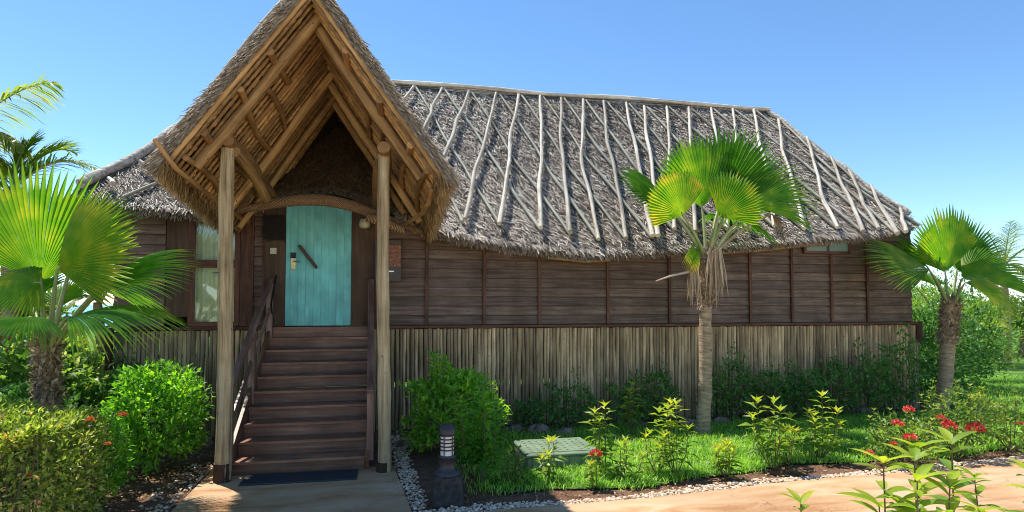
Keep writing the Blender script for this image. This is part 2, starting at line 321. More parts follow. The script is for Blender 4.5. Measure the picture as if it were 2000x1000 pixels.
flat('path', [(-2.6, 2.6), (22, 3.0)]+[(22, edge(22))]+up_e[::-1]+[(.26, 5.86), (.235, 6.0), (.09, 7.58), (.12, 7.72), (-2.15, 7.98), (-2.06, 7.9), (-2.04, 6.4), (-2.2, 5.4), (-2.6, 4)], 0, M['path'], .08)
lawn_low = lambda x: edge(x)+.52+.1*math.sin(x*1.3+1)+.06*math.sin(x*4.1)
flat('lawn', [(1.0, 6.75)]+[(x, lawn_low(x)) for x in np.linspace(1.25, 22, 40)]+[(22, 14.4), (10.9, 14.4), (10.9, 9.9), (10.2, 9.55), (.9, 9.4)], -.008, M['lawn'])
# grass blades
def in_lawn(x, y): return (y > edge(x)+.50+.1*np.sin(x*1.3+1)+.06*np.sin(x*4.1)+rng.normal(0, .05, x.shape)) & (x > .8+.3*rng.random(x.shape))
n = 62000; x = rng.uniform(.8, 12.5, n); y = rng.uniform(6.0, 9.55, n)
k = in_lawn(x, y) & ~((x > 1.62) & (x < 2.62) & (y > 7.2) & (y < 8.1)); x, y = x[k], y[k]
x2 = rng.uniform(10.5, 17, 14000); y2 = rng.uniform(8, 14, 14000); x, y = np.r_[x, x2], np.r_[y, y2]
g = MB(); n = len(x); az = rng.uniform(0, 2*np.pi, n); tl = rng.uniform(.4, 1.5, n)
D = np.stack([np.cos(az)*tl, np.sin(az)*tl, np.ones(n)], 1); D /= np.linalg.norm(D, axis=1)[:, None]
Nn = np.stack([-np.cos(az), -np.sin(az), tl], 1); Nn /= np.linalg.norm(Nn, axis=1)[:, None]
cl = .5+.5*np.sin(x*3.1+np.sin(y*4))*np.sin(y*3.7+1)
g.blades(np.stack([x, y, np.full(n, -.01)], 1), D, Nn, rng.uniform(.05, .115, n)*(0.8+.35*cl), rng.uniform(.006, .011, n), np.clip(rng.normal(.5, .22, n), 0, 1), .12, .1)
one(g, 'grass', M['grassm'], 'thick green lawn grass between the path and the house', 'grass', kind='stuff')
# gravel
ico_v = None
def stones(mb, P, S, r):
    t = (1+5**.5)/2
    iv = np.array([(-1, t, 0), (1, t, 0), (-1, -t, 0), (1, -t, 0), (0, -1, t), (0, 1, t), (0, -1, -t), (0, 1, -t), (t, 0, -1), (t, 0, 1), (-t, 0, -1), (-t, 0, 1)])/1.9
    fi = np.array([(0, 11, 5), (0, 5, 1), (0, 1, 7), (0, 7, 10), (0, 10, 11), (1, 5, 9), (5, 11, 4), (11, 10, 2), (10, 7, 6), (7, 1, 8), (3, 9, 4), (3, 4, 2), (3, 2, 6), (3, 6, 8), (3, 8, 9), (4, 9, 5), (2, 4, 11), (6, 2, 10), (8, 6, 7), (9, 8, 1)])
    n = len(P); sc = rng.uniform(.6, 1.3, (n, 1, 3))*np.array([1, .85, .6]); a = rng.uniform(0, 6.28, n)
    v = iv[None]*sc*(1+rng.normal(0, .1, (n, 12, 1))); c, s_ = np.cos(a)[:, None], np.sin(a)[:, None]
    v = np.stack([v[..., 0]*c-v[..., 1]*s_, v[..., 0]*s_+v[..., 1]*c, v[..., 2]], -1)*np.asarray(S).reshape(-1, 1, 1)+P[:, None]
    mb.add(v.reshape(-1, 3), [(np.arange(n)[:, None, None]*12+fi[None]).reshape(-1, 3)], None, np.repeat(r, 12))
gv = MB()
n = 5200; x = rng.uniform(.3, 13, n); u = rng.random(n); y = np.array([edge(a) for a in x])+.03+u*(.15+.06*np.sin(x*2.2))+rng.normal(0, .015, n)
n2 = 900; u2 = rng.random(n2); y3 = 5.95+u2**.9*3.6; x3 = .27-.09*(y3-6)/1.6+rng.uniform(-.03, .12, n2)+rng.normal(0, .03, n2)
n3 = 260; y4 = rng.uniform(5.9, 8.4, n3); x4 = -2.1-rng.random(n3)**1.6*.35
P = np.stack([np.r_[x, x3, x4], np.r_[y, y3, y4], rng.uniform(-.03, -.005, n+n2+n3)], 1)
stones(gv, P, rng.uniform(.011, .024, len(P)), np.clip(rng.normal(.6, .25, len(P)), 0, 1))
one(gv, 'gravel', M['stone'], 'pale gravel chippings edging the sandy path', 'gravel', kind='stuff')
lt = MB(); n = 1500; x = np.r_[rng.uniform(-3.4, -2.05, 900), rng.uniform(.3, 12, 600)]; y = np.r_[rng.uniform(6.2, 9.9, 900), np.zeros(600)]; y[900:] = np.array([edge(a) for a in x[900:]])+rng.uniform(.2, .55, 600)
az = rng.uniform(0, 6.28, n); D = np.stack([np.cos(az), np.sin(az), rng.uniform(-.1, .5, n)], 1); D /= np.linalg.norm(D, axis=1)[:, None]
lt.leaves(np.stack([x, y, np.full(n, -.012)], 1), D, np.tile(V(0, 0, 1), (n, 1)), rng.uniform(.02, .06, n), rng.uniform(.012, .03, n), rng.random(n))
one(lt, 'leaf_litter', M['litter'], 'dry fallen leaves scattered over the bare red soil', 'fallen leaves', kind='stuff')
def rock(c, s, label):
    b = MB(); u = np.linspace(0, 2*np.pi, 17)[:-1]; w = np.linspace(-.5*np.pi, .5*np.pi, 9); P = []
    ph = random.uniform(0, 6)
    for a in w:
        row = []
        for t in u:
            k = 1+.16*math.sin(3*t+ph+a*2)+.12*math.sin(5*t-ph+3*a)+random.uniform(-.07, .07)
            row.append((c[0]+s[0]*k*math.cos(a)*math.cos(t), c[1]+s[1]*k*math.cos(a)*math.sin(t), c[2]+s[2]*(1+.1*random.random())*math.sin(a)))
        row.append(row[0]); P.append(row)
    b.grid(P); return one(b, 'rock', M['rock'], label, 'rock', 'rough coral rocks at the foot of the pole screen')
for (pxx, pyy, s, l) in [((1010), 842, (.2, .15, .13), 'rough brown rock behind the green utility cover, leftmost of the row'), (1052, 845, (.24, .16, .16), 'flat topped pale rock behind the green utility cover'), (1105, 848, (.2, .14, .12), 'low brown rock right behind the utility cover'),
        (790, 868, (.13, .15, .1), 'pale coral rock beside the right porch post'), (400, 868, (.13, .1, .12), 'white rock behind the left porch post'), (1340, 830, (.2, .14, .13), 'pinkish rock just left of the middle palm trunk'), (1410, 826, (.2, .13, .12), 'pinkish rock just right of the middle palm trunk'),
        (1685, 808, (.28, .16, .18), 'big pale rock under the dark shrubs left of the right palm'), (1250, 832, (.16, .12, .1), 'small brown rock between two shrubs below the pole screen')]:
    c = at(pxx, pyy, Z=0); rock((c[0], min(c[1], 9.72), .0), tuple(q*.82 for q in s), l)
# ------------------------------------------------------------------ the bungalow
XL, XR, YW, ZD = -4.02, 10.03, 10.1, 1.65
YB, ZT = 15.1, 3.26
house = thing('thatched_bungalow', (3, 12.6, 0), 'dark plank bungalow under a long grey thatched roof', 'bungalow')
# wall planks (front), clapboards as surface pattern of each wall
def clap(x0, x1, z0, z1, y, face=-1, ph=.155):
    b = MB(); z = z0
    while z < z1-.01:
        h = min(ph, z1-z); t = .022
        z_ = z+.016; p = [(x0, y+face*.045, z_), (x1, y+face*.045, z_), (x1, y+face*.016, z+h), (x0, y+face*.016, z+h), (x0, y, z+h), (x1, y, z+h), (x1, y, z_), (x0, y, z_)]
        f = [(0, 1, 2, 3), (3, 2, 5, 4), (7, 6, 1, 0), (4, 7, 0, 3), (1, 6, 5, 2)]
        o = random.uniform(0, 40); b.add(p, f, [(q[0], q[2]+o, q[1]*3) for q in p]); z += h
    b.add([(x0, y+.004, z0), (x1, y+.004, z0), (x1, y+.004, z1), (x0, y+.004, z1)], [(0, 1, 2, 3)], r=0.0)
    return b
openings = [(-2.97, -2.04), (-1.95, -.16)]
for x0, x1, zt_ in ((XL, -3.33, 3.4), (-2.06, -1.93, 3.6), (-.2, 5.9, ZT), (5.9, XR, 3.5)):
    clap(x0, x1, ZD, zt_, YW).build('wall', M['plank'], house)
def sidewall(x, face):
    b = MB(); z = ZD
    while z < 3.5:
        o = random.uniform(0, 40); p = [(x+face*.026, YW, z), (x+face*.026, YB, z), (x+face*.006, YB, z+.155), (x+face*.006, YW, z+.155), (x, YW, z), (x, YB, z), (x, YB, z+.155), (x, YW, z+.155)]
        b.add(p, [(0, 1, 2, 3), (3, 2, 6, 7), (4, 5, 1, 0), (4, 0, 3, 7), (1, 5, 6, 2)], [(q[1], q[2]+o, 0) for q in p]); z += .155
    return b
sidewall(XR, 1).build('wall', M['plank'], house); sidewall(XL, -1).build('wall', M['plank'], house)
b = MB(); b.box(((XL+XR)/2, YB, (ZD+ZT)/2), (XR-XL-.02, .04, ZT-ZD)); b.build('wall', M['plank'], house)
b = MB(); b.box(((XL+XR)/2, (YW+YB)/2+.06, ZD-.09), (XR-XL-.06, YB-YW-.1, .14)); b.build('floor_deck', M['batten'], house)
b = MB(); b.box(((XL+XR)/2, YW+.9, ZD+1.1), (XR-XL-.2, .03, 2.2)); b.build('inner_partition', M['ceiling'], house)
b = MB(); b.beam((XL-.03, YW-.05, ZD-.022), (-1.78, YW-.05, ZD-.022), .12, .045, bev=.004); b.beam((-.30, YW-.05, ZD-.022), (XR+.05, YW-.05, ZD-.022), .12, .045, bev=.004); b.build('sill_beam', M['batten'], house)
for x in (.613, 1.571, 2.521, 3.751, 4.913, 6.511, 7.372, 8.216, 9.005):
    b = MB(); top = 2.945 if abs(x-8.216) < .01 else (3.24 if x < 5.9 else 3.48)
    b.box((x, YW-.052, (ZD+top)/2), (.05, .045, top-ZD-.01), bev=.004); b.build('batten', M['batten'], house)
b = MB(); b.box((XR+.10, YW-.03, ZD-.19), (.13, .13, .40), bev=.005); b.build('beam_end', M['batten'], house)
b = MB(); b.box((XL-.03, YW-.07, ZD-.32), (.08, .1, .62), bev=.005); b.build('corner_post', M['batten'], house)
b = MB(); b.box((-3.15, YW-.02, (ZD+3.7)/2), (.32, .06, 3.4-ZD-.01)); b.build('wall_board', M['panel'], house)
b = MB(); b.box((-2.16, YW-.045, (ZD+3.7)/2), (.19, .05, 3.7-ZD-.01)); b.box((-2.075, YW-.055, (ZD+3.7)/2), (.03, .06, 3.7-ZD-.012)); b.build('wall_board', M['batten'], house)
# tall window
def window(x0, x1, z0, z1, bars, y=YW, inner='curtain', vbars=()):
    if inner != 'curtain': y = y-.02
    f = MB(); t = .075 if inner == 'curtain' else .05; d = .09
    f.box(((x0+x1)/2, y-.03, z0+t/2), (x1-x0, d, t), bev=.004); f.box(((x0+x1)/2, y-.03, z1-t/2), (x1-x0, d, t), bev=.004)
    f.box((x0+t/2, y-.031, (z0+z1)/2), (t, d-.003, z1-z0-2*t)); f.box((x1-t/2, y-.031, (z0+z1)/2), (t, d-.003, z1-z0-2*t))
    for zb in bars: f.box(((x0+x1)/2, y-.028, zb), (x1-x0-2*t, d-.01, .12), bev=.004)
    for xb in vbars: f.box((xb, y-.027, (z0+z1)/2), (.05, d-.012, z1-z0-2*t))
    fo = f.build('window', M['frame'], house)
    if inner == 'curtain':
        g = MB(); g.box(((x0+x1)/2, y-.012, (z0+z1)/2), (x1-x0-2*t, .006, z1-z0-2*t)); g.build('pane', M['glass'], fo)
        c = MB(); xs = np.linspace(x0, x1, 60); zs = np.linspace(z0, z1, 8)
        c.grid([[(a, y+.05+.022*math.sin(a*34)+.010*math.sin(a*71+zz), zz) for a in xs] for zz in zs]); c.build('curtain', M['curtain'], fo, True)
    else:
        g = MB(); g.box(((x0+x1)/2, y-.052, (z0+z1)/2), (x1-x0-2*t, .01, z1-z0-2*t)); g.build('pane', M['frosted'], fo)
    return fo
window(-2.99, -2.26, ZD+.005, 3.6, (2.62,))
window(7.62, 8.62, 2.95, 3.50, (), inner='frost', vbars=(8.14,))
# door surround, door
b = MB(); b.box((-1.76, YW-.04, (ZD+3.8)/2), (.33, .06, 3.8-ZD-.004)); b.build('door_frame', M['panel'], house)
b = MB(); b.box((-.40, YW-.04, (ZD+3.8)/2), (.37, .06, 3.8-ZD-.004)); b.build('door_frame', M['panel'], house)
b = MB(); b.box((-1.91, YW-.065, (ZD+3.8)/2), (.035, .04, 3.8-ZD-.004)); b.build('door_trim', M['batten'], house); b = MB(); b.box((-.205, YW-.065, (ZD+3.8)/2), (.035, .04, 3.8-ZD-.004)); b.build('door_trim', M['batten'], house)
b = MB(); dx0, dx1 = -1.592, -.588; pw = (dx1-dx0)/8.6
xs = [dx0, dx0+.6*pw]+[dx0+.6*pw+pw*i for i in range(1, 9)]
for i in range(9):
    b.box(((xs[i]+xs[i+1])/2, YW-.035, (ZD+3.62)/2+.004), (xs[i+1]-xs[i]-.005, .045, 3.62-ZD-.01), bev=.0025, r=.5+random.uniform(-.1, .1))
b.box(((dx0+dx1)/2, YW-.035, (ZD+3.6)/2), (dx1-dx0-.02, .034, 3.6-ZD-.04), r=.3)
door = b.build('door', M['door'], house)
yd = YW-.06
b = MB(); c = at(573, 515, Y=yd); b.box((c[0], yd-.006, c[2]), (.075, .014, .19), bev=.003); c2 = at(573, 499, Y=yd); lock = b.build('lock_plate', M['brass'], door)
b = MB(); b.box((c2[0], yd-.02, c2[2]), (.078, .035, .09), bev=.006); b.build('card_reader', M['metal_dark'], door)
b = MB(); c = at(574, 511, Y=yd); b.tube([(c[0], yd-.01, c[2]), (c[0], yd-.05, c[2]), (c[0]+.03, yd-.058, c[2]), (c[0]+.10, yd-.058, c[2]-.003)], .010, 8); b.build('door_handle', M['steel'], door)
b = MB(); p, q = at(584, 479, Y=yd-.05), at(619, 524, Y=yd-.05); b.beam(p, q, .045, .075, upv=(0, 1, 0), bev=.012)
for e in (p*.85+q*.15, p*.15+q*.85): b.tube([e+V(0, .055, 0), e], .012, 6)
b.build('pull_bar', M['drift'], door)
# pole skirting: mangrove poles standing side by side below the deck
def skirting(x0, x1, gap=None):
    b = MB(); x = x0
    while x < x1:
        r = random.uniform(.024, .039); h = ZD-.05-random.uniform(0, .012)
        if random.random() < .03: x += random.uniform(.004, .010)
        zz = np.linspace(0, h, 7); ph = random.uniform(0, 6); am = random.uniform(0, .007)
        pts = [(x+r+am*math.sin(z*3.1+ph)+random.uniform(-.002, .002), YW-.04+random.uniform(-.012, .012), z-.02 if i == 0 else z) for i, z in enumerate(zz)]
        b.tube(pts, r*(1+.06*np.sin(zz*4+ph)), 7, wob=.03); x += 2*r*.985
    return b
skirting(XL+.02, -1.74).build('pole_skirting', M['skirt'], house, True)
skirting(-.24, XR+.06).build('pole_skirting', M['skirt'], house, True)
b = MB(); b.box(((XL+XR)/2, YB, .85), (XR-XL-.1, .05, 1.5)); b.build('back_light_block', M['skirt'], house)  # unseen slab added to block light from behind and darken the underfloor
b = MB()
for z in (.35, 1.2): b.beam((-.2, YW+.03, z), (XR, YW+.03, z), .05, .06); b.beam((XL, YW+.03, z+.004), (-1.8, YW+.03, z+.004), .05, .06)
for x in np.arange(XL+.2, XR, 2.3): b.box((x, YW+.25, .78), (.14, .14, 1.55)); b.box((x, YB-.2, .78), (.14, .14, 1.55))
b.build('floor_support', M['batten'], house)
# ---- main roof
YR, ZR = 12.6, 6.53
XEL, XER = -4.42, 10.12; XRL, XRR = -2.65, 8.66
ectl = [(-5.5, 9.6, 3.45), (-4.7, 9.6, 3.42), tuple(at(300, 418, Y=9.58)), tuple(at(400, 425, Y=9.55)), (-2.2, 9.62, 3.32), (-1.75, 9.9, 3.62), (-.9, 9.95, 3.78), (-.1, 9.88, 3.58), (.3, 9.65, 3.25)]
ectl += [tuple(at(a, b_, Y=y_)) for a, b_, y_ in ((835, 456, 9.58), (910, 474, 9.56), (1000, 488, 9.56), (1150, 505, 9.55), (1300, 496, 9.56), (1500, 483, 9.58), (1600, 472, 9.58), (1700, 467, 9.62), (1760, 455, 9.8))]+[(10.3, 10.1, 3.50)]
ectl = [(a, y_, z+.15) for a, y_, z in ectl]
ex, ey, ez = zip(*ectl)
def eave(x): return np.interp(x, ex, ey), np.interp(x, ex, ez)
def slope(X, t, off=0.0):
    """front roof surface above eave point X, t = 0 eave .. 1 ridge (the surface bows a little)"""
    y0, z0 = eave(X)
    Y = y0+(YR-y0)*t; Z = z0+(ZR-z0)*t-.10*np.sin(np.pi*t)
    L = math.hypot(3.4, 3.7); return np.stack(np.broadcast_arrays(X, Y-off*3.7/L, Z+off*3.4/L), -1)
def xlim(t): return XEL+(XRL-XEL)*t, XER+(XRR-XER)*t
def roof_hit(px, py, off=.07):
    X, t = at(px, py, Y=11)[0], .5
    def pr(X, t):
        v = slope(X, t, off)-CAM; f = v@fw; return np.array([1000+FOC*(v@rt)/f, 549-FOC*(v@up)/f])
    for _ in range(14):
        e = np.array([px, py])-pr(X, t); J = np.stack([(pr(X+.01, t)-pr(X, t))/.01, (pr(X, t+.01)-pr(X, t))/.01], 1)
        d = np.clip(np.linalg.solve(J, e), -1.5, 1.5); X += d[0]; t = min(1.02, max(-.1, t+d[1]))
    return slope(X, t, off)
rf = MB(); ts = np.linspace(0, 1, 14); TH = .22
outer = []; inner = []
for t in ts:
    a, c = xlim(t); xs = np.linspace(a, c, 80); outer.append(slope(xs, t)); q = slope(xs, t, -TH); q[:, 1] += .0; inner.append(q)
rf.grid(outer); rf.grid([r[::-1] for r in inner])
rf.grid([inner[0], outer[0]])
# back slope and hip ends
bk = lambda X, t: np.stack(np.broadcast_arrays(X, 2*YR-eave(X)[0]-(YR-eave(X)[0])*t, eave(X)[1]+(ZR-eave(X)[1])*t), -1)
rows = []
for t in ts:
    a, c = xlim(t); rows.append(bk(np.linspace(a, c, 80), t)[::-1])
rf.grid(rows)
for side in (0, 1):
    g2 = []
    for t in ts:
        e = xlim(t)[side]; f0 = slope(np.array(e), t); b0 = bk(np.array(e), t); g2.append([f0+(b0-f0)*u for u in np.linspace(0, 1, 24)])
    rf.grid(g2 if side else [r[::-1] for r in g2])
roof = rf.build('roof', M['thatch_under'], house)
def thatch_cover(fn, dens, n, spread, mb, L=(.10, .22), W=(.016, .032), lean=0.0, lift=(.05, .5), rb=.5):
    s_, t_ = rng.random(n), rng.random(n); fn(s_, t_, mb, n)
tb = MB()
n = 105000; t = rng.random(n)*1.0; s_ = rng.random(n); a, c = XEL+(XRL-XEL)*t, XER+(XRR-XER)*t; X = a+(c-a)*s_
t = np.clip(t-.012, -.012, 1)
P = slope(X, t, .0)
dn = unit(V(0, -3.4, -3.7)); nn = unit(V(0, -3.7, 3.4)); sd = V(1, 0, 0)
ang = rng.normal(-.38, .36, n); lf = rng.uniform(.04, .30, n)
D = np.cos(ang)[:, None]*dn+np.sin(ang)[:, None]*(-sd)+lf[:, None]*nn; D /= np.linalg.norm(D, axis=1)[:, None]
Nn = nn-D*(D@nn)[:, None]+rng.normal(0, .26, (n, 3)); Nn -= D*np.sum(D*Nn, 1)[:, None]; Nn /= np.linalg.norm(Nn, axis=1)[:, None]
keep = ~((X > -1.9) & (X < .2) & (t < .6))
big = np.sin(X*1.9+t*3)*np.sin(t*11+X)*.07+np.sin(X*.7+1.3)*.05-.10*((t*13+.25*np.sin(X*1.3)+.1*np.sin(X*5))%1.0 < .16)-.12*(np.sin(X*2.7+4*t)*np.sin(t*7-X*.9) > .78)
tb.blades((P-nn*.02)[keep], D[keep], Nn[keep], rng.uniform(.09, .22, n)[keep], rng.uniform(.009, .020, n)[keep], np.clip(rng.beta(1.1, 1.25, n)+big, 0, 1)[keep], rng.uniform(-.05, .12, n)[keep], .5)
# ragged eave edge
n = 9000; X = rng.uniform(XEL, XER, n); k = ~((X > -1.8) & (X < .1)); X = X[k]; n = len(X); h = rng.random(n)*TH
P = slope(X, .0)-nn*h[:, None]; az = rng.normal(0, .35, n)
D = np.stack([np.sin(az), -rng.uniform(.25, .9, n), -rng.uniform(.55, 1.1, n)], 1); D /= np.linalg.norm(D, axis=1)[:, None]
Nn = np.tile(V(0, -1, .3), (n, 1))+rng.normal(0, .5, (n, 3)); Nn -= D*np.sum(D*Nn, 1)[:, None]; Nn /= np.linalg.norm(Nn, axis=1)[:, None]
tb.blades(P, D, Nn, rng.uniform(.04, .11, n), rng.uniform(.008, .018, n), np.clip(rng.beta(2, 2.2, n)*(1-.3*h/TH), 0, 1), 0.0, .4)
# right and left hips
for side in (0, 1):
    n = 9000; t = rng.random(n); u = rng.random(n)
    e = np.where(side, XER+(XRR-XER)*t, XEL+(XRL-XEL)*t); f0 = slope(e, t); b0 = bk(e, t); P = f0+(b0-f0)*u[:, None]
    sx = 1 if side else -1; run = 2.05
    dn2 = unit(V(sx*run, 0, -3.2)); nn2 = unit(V(sx*3.2, 0, run)); ang = rng.normal(0, .4, n)
    D = np.cos(ang)[:, None]*dn2+np.sin(ang)[:, None]*V(0, 1, 0)+rng.uniform(.1, .5, n)[:, None]*nn2; D /= np.linalg.norm(D, axis=1)[:, None]
    Nn = np.tile(nn2, (n, 1))+rng.normal(0, .3, (n, 3)); Nn -= D*np.sum(D*Nn, 1)[:, None]; Nn /= np.linalg.norm(Nn, axis=1)[:, None]
    tb.blades(P, D, Nn, rng.uniform(.09, .2, n), rng.uniform(.014, .03, n), rng.beta(2.2, 1.9, n), .05, .5)
tag(tb.build('thatch', M['thatch'], roof), 'grey palm leaf thatch layer')
# ridge roll and hip rolls
b = MB(); xs = np.linspace(XRL, XRR+.02, 40)
b.tube([(x, YR-.06+.015*math.sin(x*2.3), ZR+.03+.02*math.sin(x*1.4)) for x in xs], .042+.006*np.sin(xs*3), 10, wob=.06)
b.tube([(x, YR+.05, ZR+.045+.015*math.sin(x*1.1+2)) for x in xs], .04, 8, wob=.06); b.build('ridge_roll', M['pole_grey'], roof, True)
for side in (0, 1):
    b = MB(); tt = np.linspace(1.0, .04, 26); pts = []
    for t in tt:
        e = xlim(t)[side]; p = slope(np.array(e), t, .03); pts.append(p+V(0, .03, .03+.03*math.sin(t*17)))
    b.tube(pts, (.055 if side else .075)+.010*np.sin(tt*29), 10, wob=.08); b.build('hip_roll', M['hiproll'], roof, True)
# loose poles holding the thatch
def roof_pole(pts, r0, r1, m, off):
    P = [roof_hit(x, y, off) for x, y in pts]
    # finer points with small natural crookedness
    Q = []
    for a, c in zip(P[:-1], P[1:]):
        L = np.linalg.norm(c-a); k = max(2, int(L/.25))
        for i in range(k): Q.append(a+(c-a)*i/k)
    Q.append(P[-1]); Q = np.array(Q); m_ = len(Q); ph = random.uniform(0, 6); w = np.sin(np.linspace(0, np.pi, m_))
    Q[:, 0] += .03*np.sin(np.linspace(0, 7, m_)+ph)*w+.016*np.sin(np.linspace(0, 17, m_)+ph*2)*w
    b = MB(); b.tube(Q, np.linspace(r0, r1, m_)*(1+.06*np.sin(np.linspace(0, 11, m_)+ph)), 9, wob=.035)
    return b.build('roof_pole', m, roof, True)
A = [[(808, 168), (783, 200)], [(863, 172), (841, 222), (818, 268)], [(916, 178), (890, 250), (860, 318)], [(969, 181), (941, 291), (923, 368), (908, 428)], [(1013, 184), (995, 298), (975, 437)], [(1055, 187), (1056, 330), (1056, 444)],
     [(1096, 191), (1099, 328), (1113, 453)], [(1139, 194), (1136, 298), (1169, 467)], [(1179, 197), (1189, 280), (1223, 465)], [(1223, 200), (1246, 320), (1275, 460)], [(1258, 207), (1272, 330), (1285, 460)], [(1302, 208), (1309, 320), (1317, 447)],
     [(1345, 210), (1350, 330), (1358, 452)], [(1389, 211), (1403, 320), (1421, 447)], [(1431, 213), (1448, 330), (1463, 447)], [(1472, 214), (1490, 300), (1513, 441)], [(1520, 232), (1530, 290), (1550, 370), (1571, 446)],
     [(1576, 267), (1592, 330), (1612, 395), (1636, 444)], [(1623, 305), (1655, 380), (1686, 452)], [(1658, 332), (1690, 400), (1716, 446)], [(1700, 360), (1730, 420), (1753, 456)], [(1758, 407), (1764, 430), (1770, 452)],
     [(273, 314), (304, 340)], [(212, 347), (220, 358)]]
B = [[(762, 172), (830, 290), (903, 432)], [(811, 168), (875, 272), (919, 350), (973, 433)], [(867, 172), (925, 255), (990, 355), (1054, 446)], [(921, 180), (1000, 300), (1110, 453)], [(975, 183), (1060, 310), (1167, 466)], [(1018, 185), (1110, 320), (1220, 464)],
     [(1061, 189), (1150, 310), (1272, 462)], [(1102, 192), (1200, 330), (1316, 447)], [(1144, 195), (1250, 340), (1356, 452)], [(1185, 198), (1300, 340), (1419, 448)], [(1228, 202), (1340, 335), (1461, 447)], [(1263, 209), (1380, 330), (1511, 441)],
     [(1307, 209), (1430, 320), (1569, 446)], [(1350, 212), (1480, 320), (1634, 445)], [(1394, 213), (1530, 330), (1684, 452)], [(1436, 215), (1560, 310), (1714, 446)], [(1477, 216), (1600, 320), (1751, 456)], [(1524, 234), (1640, 345), (1779, 440)], [(1580, 272), (1690, 370), (1795, 440)],
     [(318, 352), (240, 385)], [(700, 165), (760, 262)]]
for p in B: roof_pole(p, random.uniform(.018, .023), random.uniform(.026, .033), M['pole_dim'], .045)
for p in A: roof_pole(p, random.uniform(.025, .030), random.uniform(.036, .044), M['pole_grey'], .105)
# pale lashed edge pole seen under the lifted eave
b = MB(); b.tube([slope(np.array(x), 0, -.24)+V(0, .05, -.015) for x in np.linspace(5.6, 7.9, 12)], .032, 8, wob=.05); b.build('eave_pole', M['rafter'], roof, True)
b = MB(); b.tube([slope(np.array(x), 0, -.24)+V(0, .06, -.02) for x in np.linspace(2.6, 3.7, 8)], .03, 8, wob=.05); b.build('eave_pole', M['rafter_dark'], roof, True)
